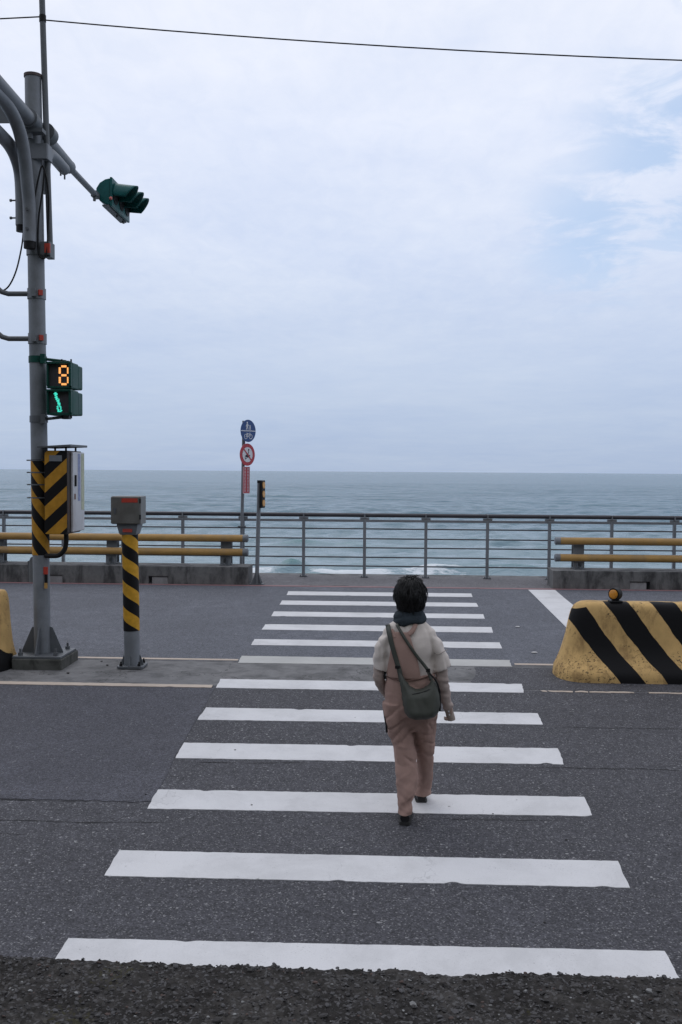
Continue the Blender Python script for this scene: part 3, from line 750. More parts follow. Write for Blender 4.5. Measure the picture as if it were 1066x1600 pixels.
# slim mast clamped to the side of the pole
def mx(z): return -3.587 - .0283 * (z - 4.39)
m = MB(); m.tube([(mx(z), PY + .02, z) for z in (4.39, 5.4, 6.5, 7.8)], .031, 16); m.build('slim_mast', GALVD, pole, smooth=40)
m = MB(); m.box(-3.74, mx(5.46) + .04, PY - .10, PY - .06, 5.38, 5.54); m.box(mx(5.46) - .02, mx(5.46) + .045, PY - .08, PY + .06, 5.38, 5.54); m.build('mast_clamp', GALV, pole, bevel=.004)
m = MB(); m.box(-3.66, mx(4.42) + .035, PY - .10, PY - .06, 4.38, 4.52); m.box(mx(4.42) - .035, mx(4.42) + .036, PY - .08, PY + .06, 4.36, 4.52); m.build('mast_clamp', GALVD, pole, bevel=.004)
m = MB(); m.box(mx(4.45) - .02, mx(4.45) + .037, PY - .104, PY - .080, 4.40, 4.50); m.build('red_tape', REDT, pole)
m = MB(); m.tube([(mx(6.88), PY + .02, 6.84), (mx(6.88), PY + .02, 6.91)], .036, 14); m.build('cable_collar', BLACK, pole, smooth=40)
# loose cables dressed down the pole
m = MB(); m.tube(arc([(-3.71, PY - .105, 4.98), (-3.66, PY - .12, 5.18), (-3.625, PY - .11, 5.30), (-3.585, PY - .10, 5.18), (-3.565, PY - .09, 4.95), (-3.575, PY - .09, 4.6), (-3.59, PY - .1, 4.38), (-3.63, PY - .11, 4.34), (-3.672, PY - .115, 4.42), (-3.665, PY - .115, 4.75), (-3.62, PY - .115, 5.05), (-3.605, PY - .11, 5.25)]), .0095, 8); m.build('loose_cable', BLACK, pole, smooth=60)
m = MB(); m.tube(arc([(-3.885, 10.59, 4.66), (-3.90, 10.58, 4.50), (-3.95, 10.56, 4.25), (-4.02, 10.54, 4.08), (-4.10, 10.53, 4.015), (-4.2, 10.53, 4.02)]), .009, 8); m.build('loose_cable', BLACK, pole, smooth=60)
m = MB(); m.box(-3.645, -3.60, PY - .082, PY - .065, .997, 1.075); m.build('red_tape', REDT, pole)
m = MB(); m.box(-3.632, -3.602, PY - .085, PY - .068, .88, .995); m.build('black_strip', BLACK, pole)
m = MB(); m.box(-3.634, -3.600, PY - .090, PY - .086, .845, .905); m.build('yellow_tag', OCHRE, pole)

jb = thing('junction_box', (-3.80, 10.68, .88), 'rounded grey junction box behind the foot of the signal pole', 'junction box')
pr = [(-3.868, .885), (-3.70, .885), (-3.70, 1.175), (-3.82, 1.175), (-3.85, 1.16), (-3.868, 1.12)]
m = MB(); m.prism(pr, 'y', 10.645, 10.78); m.build('casing', GALV, jb, bevel=.008)
m = MB(); m.box(-3.884, -3.869, 10.655, 10.77, .90, 1.12); m.build('back_plate', GALVD, jb)

# ------------------------------------------------------------------ control cabinet on the pole
cb = thing('control_cabinet', (-3.47, 10.6, 1.43), 'tall steel control cabinet on the signal pole with black and yellow hazard front', 'cabinet')
CX0, CX1, CY0, CY1, CZ0, CZ1 = -3.592, -3.346, 10.36, 10.84, 1.433, 2.318
m = MB(); m.prism([(CX0 + .012, CZ0), (CX1 - .02, CZ0), (CX1, CZ0 + .02), (CX1, CZ1), (CX0, CZ1), (CX0, CZ0 + .012)], 'y', CY0, CY1); m.build('cabinet_shell', RUST, cb, bevel=.006)
HZ = diag('hazard_front', .93, .291, .115)
m = MB(); m.prism([(CX0 + .012, CZ0 + .004), (CX1 - .03, CZ0 + .004), (CX1 - .006, CZ0 + .028), (CX1 - .006, CZ1 - .004), (CX0 + .03, CZ1 - .004), (CX0 + .004, CZ1 - .03), (CX0 + .004, CZ0 + .012)], 'y', CY0 - .003, CY0 - .0005); m.build('hazard_front', HZ, cb)
m = MB(); m.box(CX0 + .055, CX0 + .19, CY0 - .007, CY0 - .0035, 2.205, 2.268); m.build('blank_plate', GALV, cb)
m = MB(); m.box(CX1 + .002, CX1 + .03, CY0 + .10, CY1 + .02, CZ0 + .02, CZ1 - .012); door = m.build('door', CABW, cb, bevel=.008)
STB = mat('faded_blue_sticker', (.22, .26, .42), .6, .25, 30); STY = mat('faded_green_sticker', (.42, .45, .33), .6, .2, 30)
m = MB(); m.box(CX1 + .0305, CX1 + .0325, CY0 + .26, CY0 + .34, 1.78, 2.29); m.build('sticker', STB, door)
m = MB(); m.box(CX1 + .0305, CX1 + .0325, CY0 + .38, CY0 + .48, 1.68, 2.29); m.build('sticker', STY, door)
m = MB(); m.box(CX1 + .0305, CX1 + .045, CY0 + .15, CY0 + .18, 1.94, 2.06); m.build('handle', BLACK, door)
m = MB(); m.box(CX1 + .0305, CX1 + .036, CY0 + .14, CY0 + .17, 1.80, 1.86); m.build('rust_patch', mat('rust', (.16, .07, .04), .8, .3, 40), door)
m = MB(); m.add([(CX0 - .06, CY0 - .05, 2.345), (CX1 + .05, CY0 - .05, 2.36), (CX1 + .05, CY1 + .06, 2.362), (CX0 - .06, CY1 + .06, 2.347), (CX0 - .06, CY0 - .05, 2.36), (CX1 + .05, CY0 - .05, 2.382), (CX1 + .05, CY1 + .06, 2.385), (CX0 - .06, CY1 + .06, 2.365)], [(0, 3, 2, 1), (4, 5, 6, 7), (0, 1, 5, 4), (1, 2, 6, 5), (2, 3, 7, 6), (3, 0, 4, 7)]); m.build('rain_cover', GALVD, cb)
for x, y in ((CX1 - .03, CY0 + .05), (CX1 - .03, CY1 - .1), (CX0 + .1, CY0 + .05)):
    m = MB(); m.cyl((x, y, CZ1 - .002), (x, y, 2.357), .011, n=8); m.build('spacer', BLACK, cb)
m = MB(); m.tube(arc([(-3.395, 10.46, 1.445), (-3.393, 10.46, 1.36), (-3.41, 10.46, 1.27), (-3.47, 10.46, 1.205), (-3.55, 10.47, 1.193), (-3.63, 10.49, 1.195)]), .025, 14); m.build('cable_hose', BLACK, cb, smooth=60)

# ------------------------------------------------------------------ pedestrian countdown signal
ps = thing('pedestrian_signal', (-3.46, 10.5, 2.66), 'dark green two-part pedestrian signal showing an orange 8 and a green walker', 'pedestrian signal')
FX0, FX1, FY = -3.556, -3.292, 10.35
DIG = emis('orange_led', (1.0, .42, .12), 1.35); GRN = emis('green_led', (.06, .82, .62), 1.1)
for z0, z1, nm in ((2.968, 3.245, 'countdown_unit'), (2.690, 2.958, 'walker_unit')):
    m = MB(); m.box(FX0, FX1, FY + .03, FY + .24, z0, z1); u = m.build(nm, GREEN, ps, bevel=.015)
    m = MB(); m.box(FX0 + .02, FX1 - .005, FY + .24, FY + .40, z0 + .01, z1 - .012); m.build('rear_casing', GREEN, u, bevel=.015)
    m = MB()                                     # projecting frame round the screen
    m.box(FX0, FX1, FY - .035, FY + .0295, z1 - .022, z1); m.box(FX0, FX1, FY - .005, FY + .0295, z0, z0 + .024); m.box(FX0, FX0 + .018, FY - .02, FY + .0295, z0 + .0245, z1 - .0225); m.box(FX1 - .026, FX1, FY - .03, FY + .0295, z0 + .0245, z1 - .0225)
    m.build('screen_hood', GREEN, u, bevel=.003)
    m = MB(); m.box(FX0 + .0185, FX1 - .0265, FY + .018, FY + .0295, z0 + .0245, z1 - .0225); m.build('screen', SCREEN, u)
    if nm == 'countdown_unit':
        m = MB(); cx_, cz_, hw, hh, t = -3.380, 3.107, .044, .093, .021
        def seg(x0, x1, z_0, z_1): m.box(x0, x1, FY + .013, FY + .0175, z_0, z_1)
        for zz in (cz_ + hh, cz_, cz_ - hh): seg(cx_ - hw + .017, cx_ + hw - .017, zz - t / 2, zz + t / 2)
        for sx in (-1, 1):
            for za, zb in ((cz_ + .017, cz_ + hh - .010), (cz_ - hh + .010, cz_ - .017)):
                for k in range(4):
                    a = za + (zb - za) * k / 4; seg(cx_ + sx * hw - t / 2, cx_ + sx * hw + t / 2, a + .0008, a + (zb - za) / 4 - .0008)
        m.build('digit', DIG, u)
    else:
        art = ['.xx......', 'xxxx.....', '.xxx.....', '.xx......', '..xx.....', '.xxx.....', '..xxx....', '..xx.x...', '...xxx...', '...xxx...', '....xx...', '....xxx..', '....xxx..', '.....xx..', '....x.x..', '...xx.xx.', '....x..x.', '...xx..x.', '....xx.x.', '....xx.xx', '....xxxx.']
        m = MB()
        for r_, rowt in enumerate(art):
            for c_, ch in enumerate(rowt):
                if ch == 'x':
                    x0 = -3.490 + c_ * .0102; z1_ = 2.928 - r_ * .0098
                    m.box(x0, x0 + .009, FY + .013, FY + .0175, z1_ - .0088, z1_)
        m.build('walker_figure', GRN, u)
for z, s_ in ((3.29, 1), (2.655, -1)):
    m = MB(); m.tube([(-3.625, 10.50, z), (-3.40, 10.50, z - .025 * s_)], .016, 10); m.box(-3.44, -3.36, 10.46, 10.54, z - .045 * s_ if s_ > 0 else z, z - .02 * s_ if s_ > 0 else z + .04); m.tube([(px(z), PY, z - .035), (px(z), PY, z + .035)], .0955, 24); m.box(-3.66, -3.61, 10.44, 10.49, z - .05, z + .05); m.build('mounting_bracket', GREEN if s_ > 0 else GALVD, ps)
    for x in (-3.43, -3.33):
        m = MB(); m.cyl((x, 10.45, z - .04 * s_), (x, 10.45, z - .005 * s_ + (.0 if s_ < 0 else .0)), .009, n=6); m.build('bolt', BLACK, ps)

# ------------------------------------------------------------------ overhead traffic signal at the end of the far arm
ts = thing('traffic_signal', (-3.6, 13.2, 5.5), 'teal green hooded traffic signal hanging from the end of the overhead arm', 'traffic signal')
TY0 = 12.80; PITCH = .292
prf = [(-3.745, 5.645), (-3.745, 5.735), (-3.70, 5.805), (-3.63, 5.848), (-3.565, 5.862), (-3.565, 5.520), (-3.62, 5.528), (-3.70, 5.575)]
for k in range(3):
    y0 = TY0 + k * PITCH
    m = MB(); m.prism(prf, 'y', y0, y0 + PITCH - .004); hs = m.build('lamp_housing', GREENB, ts, bevel=.012)
    m = MB(); m.prism([(-3.5645, 5.505), (-3.5645, 5.875), (-3.535, 5.872), (-3.535, 5.508)], 'y', y0 - .004, y0 + PITCH - .0005); m.build('rim', GREENB, hs, bevel=.004)
    cy_ = y0 + PITCH / 2; cz_ = 5.69; rr = .138; rings = []
    for ii in range(9):
        t = ii / 8; ring_ = []
        for q in range(25):
            a = R(-20) + R(220) * q / 24               # open below
            cut = .5 + .5 * math.sin(a)
            ln = .10 + .20 * max(0, cut)
            ring_.append((-3.535 + t * ln, cy_ + rr * math.cos(a) * (1 - .04 * t), cz_ + rr * math.sin(a) * (1 - .04 * t) - .10 * t * ln))
        rings.append(ring_)
    m = MB(); m.loft(rings, cap=False, close=False); m.build('visor', GREENB, hs, smooth=60, solid=.006)
    m = MB(); m.disc((-3.530, cy_, cz_), (1, 0, 0), .13, .008, 24); m.build('lens', BLACK, hs)
m = MB(); m.box(-3.765, -3.69, 12.63, 12.79, 5.585, 5.66); m.cyl((-3.725, 12.66, 5.53), (-3.725, 12.66, 5.60), .02, n=8); m.build('arm_bracket', GALVD, ts, bevel=.006)
m = MB(); m.box(-3.66, -3.575, 12.78, 13.66, 5.500, 5.519); m.box(-3.61, -3.585, 13.55, 13.60, 5.475, 5.50); m.box(-3.61, -3.585, 13.25, 13.30, 5.475, 5.50); m.build('bottom_bar', GALVD, ts)
m = MB(); m.ball((-3.55, 12.79, 5.60), .022, 8); m.build('red_knob', mat('pinkish_red_plastic', (.55, .16, .14), .5), ts, smooth=180)

# ------------------------------------------------------------------ overhead cables
def wire(pts, label):
    m = MB(); m.tube(pts, .0075, 8); o = m.build('overhead_cable', BLACK, None, smooth=60); tag(o, label, 'cable', 'cables tied to the slim mast')
wire([(-3.635 + s, PY + .02, 6.86 - .1018 * s + .00419 * s * s) for s in np.linspace(0, 24.3, 40).tolist()], 'black cable running to the right across the sky from the slim mast')
wire([(-3.68 - s, PY + .02, 6.895 - .036 * s + .0012 * s * s) for s in np.linspace(0, 26, 30).tolist()], 'black cable leaving the slim mast towards the left edge')

# ------------------------------------------------------------------ striped post with grey box
cp = thing('control_post', (-2.70, 10.48, 0), 'black and yellow striped post topped by a small grey steel box', 'control post')
def qx(z): return -2.689 - .0165 * z
m = MB(); m.tube([(qx(z), 10.48, z) for z in (.035, .5, 1.0, 1.50)], .0825, 32); m.build('post_tube', GALV, cp, smooth=40)
m = MB(); m.tube([(qx(z), 10.48, z) for z in (.405, .8, 1.1, 1.435)], .0855, 32); m.build('striped_sleeve', helix('post_sleeve_stripes', .276, .0535, .340, (.56, .30, .03)), cp, smooth=40)
m = MB(); m.prism([(-2.81, 10.36), (-2.57, 10.36), (-2.55, 10.38), (-2.55, 10.60), (-2.57, 10.62), (-2.81, 10.62), (-2.83, 10.60), (-2.83, 10.38)], 'z', .012, .038); fl = m.build('base_flange', GALVD, cp, bevel=.004)
for a in range(4):
    q = R(45 + 90 * a); m = MB(); x, y = -2.69 + .145 * math.cos(q) * .95, 10.49 + .145 * math.sin(q)
    m.cyl((x, y, .038), (x, y, .062), .017, n=6); m.cyl((x, y, .06), (x, y, .085), .009, n=8); m.build('bolt', BLACK, fl)
    q = R(90 * a); ex, ey = math.cos(q), math.sin(q); v = [(-2.69 + ex * r - s * ey * .005, 10.48 + ey * r + s * ex * .005, z) for s in (-1, 1) for r, z in ((.08, .039), (.125, .039), (.09, .14), (.08, .14))]
    m = MB(); m.add(v, [(0, 1, 2, 3), (7, 6, 5, 4)] + [(i, (i + 1) % 4, 4 + (i + 1) % 4, 4 + i) for i in range(4)]); m.build('gusset', GALVD, cp)
m = MB(); m.loft([[(qx(1.5) + sx * hw, 10.48 + sy * hw, z) for sx, sy in ((-1, -1), (1, -1), (1, 1), (-1, 1))] for z, hw in ((1.432, .082), (1.45, .092), (1.535, .112), (1.548, .112))]); m.build('neck', GALV, cp, bevel=.004)
m = MB(); m.box(qx(1.5) - .048, qx(1.5) + .052, 10.375, 10.380, 1.462, 1.518, Matrix.Rotation(R(-12), 3, 'X')); m.build('red_tape', REDT, cp)
BX0, BX1 = -2.875, -2.560
m = MB(); m.box(BX0 + .004, BX1 - .004, 10.345, 10.58, 1.549, 1.842); m.build('box_shell', BOXG, cp, bevel=.004)
m = MB(); m.box(BX0, BX1 - .012, 10.325, 10.3445, 1.556, 1.835); dr = m.build('box_door', BOXG, cp, bevel=.004)
m = MB(); m.cyl((BX0 + .045, 10.326, 1.708), (BX0 + .045, 10.310, 1.708), .016, n=12); m.box(BX0 + .037, BX0 + .053, 10.306, 10.325, 1.66, 1.70); m.build('lock', GALVD, dr)
m = MB(); m.box(BX0 + .115, BX1 - .030, 10.322, 10.3245, 1.778, 1.822); m.build('red_tape', REDT, dr)
for z in (1.60, 1.77):
    m = MB(); m.cyl((BX1 - .006, 10.333, z), (BX1 - .006, 10.333, z + .05), .010, n=8); m.build('hinge', BLACK, dr)

# ------------------------------------------------------------------ striped concrete barriers
def barmat(name, u0, lo, hi, yel=(.58, .38, .155)):
    m, b, pb, co = newmat(name); x, y, z = b.sep(co)
    s = b.n('ShaderNodeAttribute', attribute_name='arc').outputs['Fac']
    wob = b.math('MULTIPLY', b.math('SUBTRACT', b.noise(co, 7, 3), .5), .03)
    u = b.math('ADD', b.math('SUBTRACT', x, b.math('MULTIPLY', s, .62)), wob)
    fr = b.math('FRACT', b.math('DIVIDE', b.math('SUBTRACT', u, u0), .475))
    e = b.math('MULTIPLY', b.mapr(fr, .0, .008), b.mapr(fr, .53, .538, 1, 0))
    e = b.math('MULTIPLY', e, b.mapr(u, lo, lo + .005))
    e = b.math('MULTIPLY', e, b.mapr(u, hi, hi + .005, 1, 0))
    e = b.math('MULTIPLY', e, b.mapr(y, .0, .02, 1, 0))
    endc = b.math('MULTIPLY', b.mapr(u, lo + .42, lo + .425, 1, 0), b.mapr(b.math('ADD', s, b.math('MULTIPLY', x, .25)), .125, .13, 1, 0))
    e = b.math('MULTIPLY', e, b.math('SUBTRACT', 1.0, endc))
    n = b.noise(co, 4, 7, .65, .2); g = b.noise(b.vmath('MULTIPLY', co, (1, 1, .5)), 7, 7, .7); f = b.noise(co, 38, 5, .72)
    ye = b.mix(b.mapr(n, .3, .7), sc3(yel, .85), sc3(yel, 1.12))
    ye = b.mix(b.mapr(g, .46, .70, 0, .7), ye, (.20, .12, .055))
    col = b.mix(e, ye, (.007, .007, .008))
    # paint chipped and sooty low on the faces
    chip = b.math('MULTIPLY', b.mapr(f, .55, .60), b.mapr(b.math('ADD', b.noise(co, 5, 4, .6), b.mapr(z, 0, .45, .10, -.02)), .50, .60))
    chip = b.math('MULTIPLY', chip, b.math('SUBTRACT', 1.0, e))
    col = b.mix(b.math('MULTIPLY', chip, .85), col, (.035, .03, .025))
    b.put(pb.inputs['Base Color'], col); pb.inputs['Roughness'].default_value = .75; pb.inputs['Specular IOR Level'].default_value = .2
    setbump(b, pb, b.math('ADD', n, b.math('MULTIPLY', f, .3)), .35, .012)
    return m
def barrier(xe, xr, yc, top, mirror, u0, lo, label, ek=.85):
    """xe: rounded end at the base, xr: far straight end"""
    sgn = -1 if mirror else 1
    t = thing('concrete_barrier', (xe, yc, 0), label, 'barrier', 'black and yellow barriers on the median')
    prof = [(-.03, .405, 0), (.0, .405, .0), (.05, .402, .004), (.105, .392, .012), (.14, .345, .028), (.20, .285, .055), (.27, .235, .085), (.36, .208, .115), (.46, .19, .145), (.56, .176, .165), (.64, .165, .185), (.70, .155, .205), (.745, .14, .235), (.77, .12, .27), (.785, .085, .31), (.79, .04, .36), (.79, .004, .40)]
    k = top / .79
    arcs = [0]
    for a, c_ in zip(prof, prof[1:]): arcs.append(arcs[-1] + math.hypot(c_[0] - a[0], c_[1] - a[1]))
    tot = arcs[-1]; V = []; F = []; A = []
    nL = max(8, int(abs(xr - xe) / .12))
    for (z, hw, ex), s in zip(prof, arcs):
        ra = min(.34, hw * 1.0 + .04)
        x0 = xe + sgn * ex * ek
        line_ = []
        for i in range(nL): line_.append((xr + (x0 + sgn * ra - xr) * i / nL, hw))
        for q in range(29):
            a = R(90) - R(180) * q / 28
            ca, sa = math.cos(a), math.sin(a)
            line_.append((x0 + sgn * ra * (1 - abs(ca) ** .85), hw * (1 if sa > 0 else -1) * abs(sa) ** .85))
        for i in range(nL - 1, -1, -1): line_.append((xr + (x0 + sgn * ra - xr) * i / nL, -hw))
        for x, y in line_:
            wv = .010 * noise.noise((x * 3, y * 3, z * 3 + u0)) + .006 * noise.noise((x * 8, y * 8, z * 8))
            V.append((x, yc + y * (1 + wv * 2), z * k + (wv * .8 if z > .5 else 0))); A.append(1.10 * (.79 - z) + .35 * (hw - .17 if hw > .2 else 0))
    n = len(line_)
    for i in range(len(prof) - 1):
        for j in range(n - 1): F.append((i * n + j, i * n + j + 1, (i + 1) * n + j + 1, (i + 1) * n + j))
        F.append((i * n + n - 1, i * n, (i + 1) * n, (i + 1) * n + n - 1))
    mb = MB(); mb.add(V, F)
    o = mb.build('barrier_body', barmat('barrier_paint_' + ('west' if mirror else 'east'), u0 - xe, lo - xe, (-4.30 if mirror else 50) - xe), t, smooth=180)
    at = o.data.attributes.new('arc', 'FLOAT', 'POINT'); at.data.foreach_set('value', A)
    return t
barrier(1.78, 6.6, 10.46, .785, False, 2.27, 1.66, 'black and yellow concrete barrier on the right with an amber lamp on top')
barrier(-3.945, -8.6, 10.38, .835, True, -4.68, -20, 'end of a black and yellow concrete barrier cut by the left edge', .30)

wl = thing('warning_lamp', (2.40, 10.42, .785), 'small round amber warning lamp on top of the right barrier', 'lamp')
m = MB(); m.box(2.335, 2.465, 10.36, 10.48, .782, .80); m.box(2.365, 2.435, 10.39, 10.45, .80, .83); m.build('lamp_base', BLACK, wl, bevel=.006)
ln = Vector((-.68, -.73, 0)).normalized(); lc = Vector((2.398, 10.42, .866))
m = MB(); m.tube([lc - ln * .036, lc + ln * .033], .063, 28); m.build('lamp_case', BLACK, wl, smooth=40)
m = MB(); m.tube([lc + ln * .0335, lc + ln * .044, lc + ln * .050], [.048, .048, .038], 28); m.build('amber_lens', mat('amber_lamp_lens', (.62, .25, .025), .3, .12, 40), wl, smooth=40)

# ------------------------------------------------------------------ the walker
PO = Vector((.172, 6.60, -.170))
person = thing('person', PO, 'person walking away over the crosswalk in brown overalls, beige sweater and dark scarf', 'person')
def W(x, y, z): return PO + Vector((x, y, z))
def oval(cx, cy, z, rx, ry, n=28, tx=0, ty=0, p=2.0):
    r = []
    for i in range(n):
        a = 2 * math.pi * i / n; c_, s_ = math.cos(a), math.sin(a)
        u = rx * math.copysign(abs(c_) ** (2 / p), c_); v = ry * math.copysign(abs(s_) ** (2 / p), s_)
        r.append(W(cx + u, cy + v, z + tx * u + ty * v))
    return r
def limb(mb, pts, n=20):
    """pts: (x, y, z, r) or (x, y, z, rx, ry)"""
    P_ = arc([q[:3] for q in pts], 5); m_ = len(P_)
    rs = []
    for i in range(m_):
        t = i / 5; k = min(int(t), len(pts) - 2); f = t - k; f = f * f * (3 - 2 * f)
        rs.append(pts[k][3] * (1 - f) + pts[k + 1][3] * f)
    mb.tube([W(*q) for q in P_], rs, n)
def fuse(name, mb, m, parent, voxel=.007, it=4, disp=None, fac=.5):
    o = mb.build(name, m, parent, smooth=180)
    rm = o.modifiers.new('r', 'REMESH'); rm.mode = 'VOXEL'; rm.voxel_size = voxel
    if it:
        sm = o.modifiers.new('s', 'SMOOTH'); sm.factor = fac; sm.iterations = it
    dg = bpy.context.evaluated_depsgraph_get(); dg.update()
    me = bpy.data.meshes.new_from_object(o.evaluated_get(dg))
    o.modifiers.clear(); old = o.data; o.data = me; me.name = name; bpy.data.meshes.remove(old)
    if disp:
        nn = [v.normal.copy() for v in me.vertices]
        for v, q in zip(me.vertices, nn): v.co += q * disp(v.co)
    me.polygons.foreach_set('use_smooth', [True] * len(me.polygons)); me.update()
    if not me.materials: me.materials.append(m)
    return o

SKIN = mat('skin', (.30, .21, .175), .55, .06, 12); HAIR = mat('black_hair', (.0045, .0042, .005), .5, .2, 30)
SWEAT = mat('beige_knit', (.63, .57, .525), .95, .06, 5, .25, 260, 0, None, .4, 3, .15)
OVER = mat('dusty_brown_cotton', (.335, .222, .188), .85, .09, 5, .2, 300, 0, None, .4, 3, .2)
SHIRT = mat('brown_shirt', (.37, .30, .27), .85, .12, 9, .2, 200)
SCARF = mat('slate_scarf', (.034, .044, .054), .95, .2, 14, .4, 120, 0, None, .4, 3, .15)
BAGM = mat('olive_nylon', (.046, .050, .040), .6, .1, 7, .12, 200)
SHOE = mat('black_shoe', (.010, .010, .011), .45, .2, 14); SOLE = mat('shoe_sole', (.03, .03, .03), .7)

# body: one continuous skin under the clothes
bd = MB()
bd.loft([oval(.0, 0, z, rx, ry) for z, rx, ry in ((.74, .12, .085), (.82, .135, .09), (.95, .125, .085), (1.08, .135, .08), (1.17, .13, .075), (1.22, .09, .06), (1.26, .06, .055))])
limb(bd, [(0, .0, 1.24, .05), (0, .01, 1.31, .048), (0, .02, 1.36, .05)])
bd.ball(W(0, .025, 1.46), .085, 12, (.92, 1.1, 1.32)); bd.ball(W(0, .105, 1.445), .018, 6, (.8, 1.2, 1.3)); bd.ball(W(0, .06, 1.385), .05, 8, (1, 1, .8))
for s_ in (-1, 1): bd.ball(W(s_ * .076, .035, 1.455), .017, 6, (.5, 1, 1.5))
bd.ball(W(0, .103, 1.408), .016, 6, (1.5, .6, .5))
limb(bd, [(.13, 0, 1.17, .034), (.185, -.01, 1.05, .030), (.210, -.016, .94, .027), (.245, .002, .80, .024), (.270, .018, .715, .019), (.274, .022, .70, .020)])
limb(bd, [(-.13, 0, 1.17, .034), (-.195, .0, 1.05, .030), (-.203, .0, .94, .027), (-.19, .05, .87, .024), (-.160, .12, .80, .020), (-.14, .15, .765, .022)])
def hand(px_, py_, pz_, dirv, side):
    dv = Vector(dirv).normalized(); sd = Vector((0, 1, 0)); sd = (sd - dv * sd.dot(dv)).normalized(); up_ = dv.cross(sd) * side
    o_ = Vector((px_, py_, pz_))
    for k in range(4):                                   # palm ribs + curled fingers of unequal length
        a = o_ + sd * (.024 - .016 * k); b_ = a + dv * .055
        limb(bd, [(*a, .013), (*(a.lerp(b_, .5)), .013), (*b_, .0105)], 10)
        l_ = (.030, .034, .032, .025)[k]
        c_ = b_ + dv * l_ * .8 + up_ * .008; e_ = c_ + dv * l_ * .35 + up_ * .02; g_ = e_ + up_ * .016 - dv * .008
        limb(bd, [(*b_, .0095), (*c_, .0088), (*e_, .008), (*g_, .007)], 8)
    t0 = o_ + sd * .022 + dv * .01; t1 = t0 + sd * .022 + dv * .028 + up_ * .008; t2 = t1 + dv * .03 + up_ * .012 - sd * .004
    limb(bd, [(*t0, .012), (*t1, .010), (*t2, .008)], 8)
hand(.275, .023, .728, (.05, .08, -1), -1); hand(-.138, .152, .76, (.5, .5, -.6), 1)
for pts in ([(-.075, 0, .74, .075), (-.05, .0, .60, .068), (-.025, -.01, .42, .05), (-.02, -.08, .25, .045), (-.025, -.165, .09, .034), (-.028, -.165, .05, .034)],
            [(.075, 0, .74, .075), (.10, .05, .58, .068), (.11, .11, .42, .05), (.113, .17, .24, .044), (.106, .23, .09, .034), (.106, .235, .05, .034)]):
    limb(bd, pts)
fuse('body', bd, SKIN, person, .0055, 2)
for s_ in (-1, 1):
    m = MB(); m.ball(W(s_ * .032, .107, 1.462), .011, 6); m.build('eye', SIGNW, person, smooth=180)

# sweater: body and wide elbow sleeves
TOR = [(.845, .012, .0, .146, .096), (.90, .010, .0, .156, .106), (.98, .006, .0, .160, .114), (1.06, .002, .0, .162, .114), (1.14, .0, .0, .172, .112), (1.20, .0, .002, .178, .104), (1.24, .0, .004, .170, .092), (1.275, -.004, .008, .142, .076), (1.302, -.006, .01, .100, .062), (1.315, .0, .01, .07, .055)]
def tor(z):
    if z <= TOR[0][0]: return TOR[0][1:]
    for a, b_ in zip(TOR, TOR[1:]):
        if z <= b_[0]:
            f = (z - a[0]) / (b_[0] - a[0]); return tuple(a[i] * (1 - f) + b_[i] * f for i in range(1, 5))
    return TOR[-1][1:]
sw_ = MB(); sw_.loft([oval(q[1], q[2], q[0], q[3], q[4], 32, p=2.3) for q in TOR])
def sleeve(mb, pts):
    rings = []
    for i, (x, y, z, rx, ry, tilt) in enumerate(pts): rings.append(oval(x, y, z, rx, ry, 24, tilt))
    mb.loft(rings)
sleeve(sw_, [(.095, .0, 1.245, .058, .062, -.5), (.145, -.002, 1.200, .062, .070, -.5), (.180, -.006, 1.13, .060, .072, -.1), (.205, -.010, 1.06, .056, .068, .2), (.222, -.012, .982, .052, .064, .45)])
sleeve(sw_, [(-.10, .0, 1.245, .058, .062, .5), (-.150, .0, 1.200, .062, .070, .5), (-.182, .0, 1.13, .058, .072, .1), (-.194, .0, 1.06, .052, .068, -.1), (-.190, .0, .968, .046, .062, -.25)])
def fold(co):
    x, y, z = co
    d_ = .010 * noise.noise((x * 5 + z * 3, y * 5, z * 8 - x * 6)) + .006 * noise.noise((x * 14 - z * 9, y * 10, z * 14 + 5))
    d_ -= .006 * max(0, 1 - 5 * abs(noise.noise((x * 9 + z * 2.5, y * 4, z * 3.5 + 2))))
    return d_
sweater = fuse('sweater', sw_, SWEAT, person, .0065, 5, fold)
# seam of the dropped right shoulder
m = MB(); m.tube([W(*q) for q in arc([(.158, -.068, 1.10), (.185, -.080, 1.09), (.215, -.075, 1.105), (.246, -.052, 1.122)], 4)], .0025, 6); m.build('shoulder_seam', mat('seam_thread', (.30, .26, .235), .9), sweater)

# shirt sleeves
ss = MB(); limb(ss, [(.190, -.008, 1.08, .038), (.20, -.012, 1.02, .040), (.212, -.018, .95, .041), (.228, -.012, .86, .039), (.248, .004, .77, .036), (.262, .014, .715, .034)])
SHS = fuse('shirt_sleeve', ss, SHIRT, person, .006, 2, lambda c_: .009 * noise.noise((c_.x * 12, c_.y * 12, c_.z * 34)))
ss = MB(); limb(ss, [(.260, .014, .722, .030), (.272, .02, .68, .0275), (.279, .026, .652, .029), (.281, .028, .632, .029)])
cu_ = fuse('cuff', ss, mat('shirt_cuff', (.33, .27, .235), .85, .12, 9, .2, 200), person, .006, 1, lambda c_: .003 * noise.noise((c_.x * 22, c_.y * 22, c_.z * 22)))
for q in ((.262, -.016, .70), (.268, -.008, .675)):
    m = MB(); m.ball(W(*q), .005, 5); m.build('button', SIGNW, cu_)
ss = MB(); limb(ss, [(-.195, .0, 1.08, .036), (-.198, .0, 1.0, .038), (-.204, .0, .93, .039), (-.192, .045, .87, .037), (-.165, .115, .805, .034), (-.145, .145, .77, .031)])
fuse('shirt_sleeve', ss, SHIRT, person, .006, 2, lambda c_: .007 * noise.noise((c_.x * 12, c_.y * 12, c_.z * 30)))

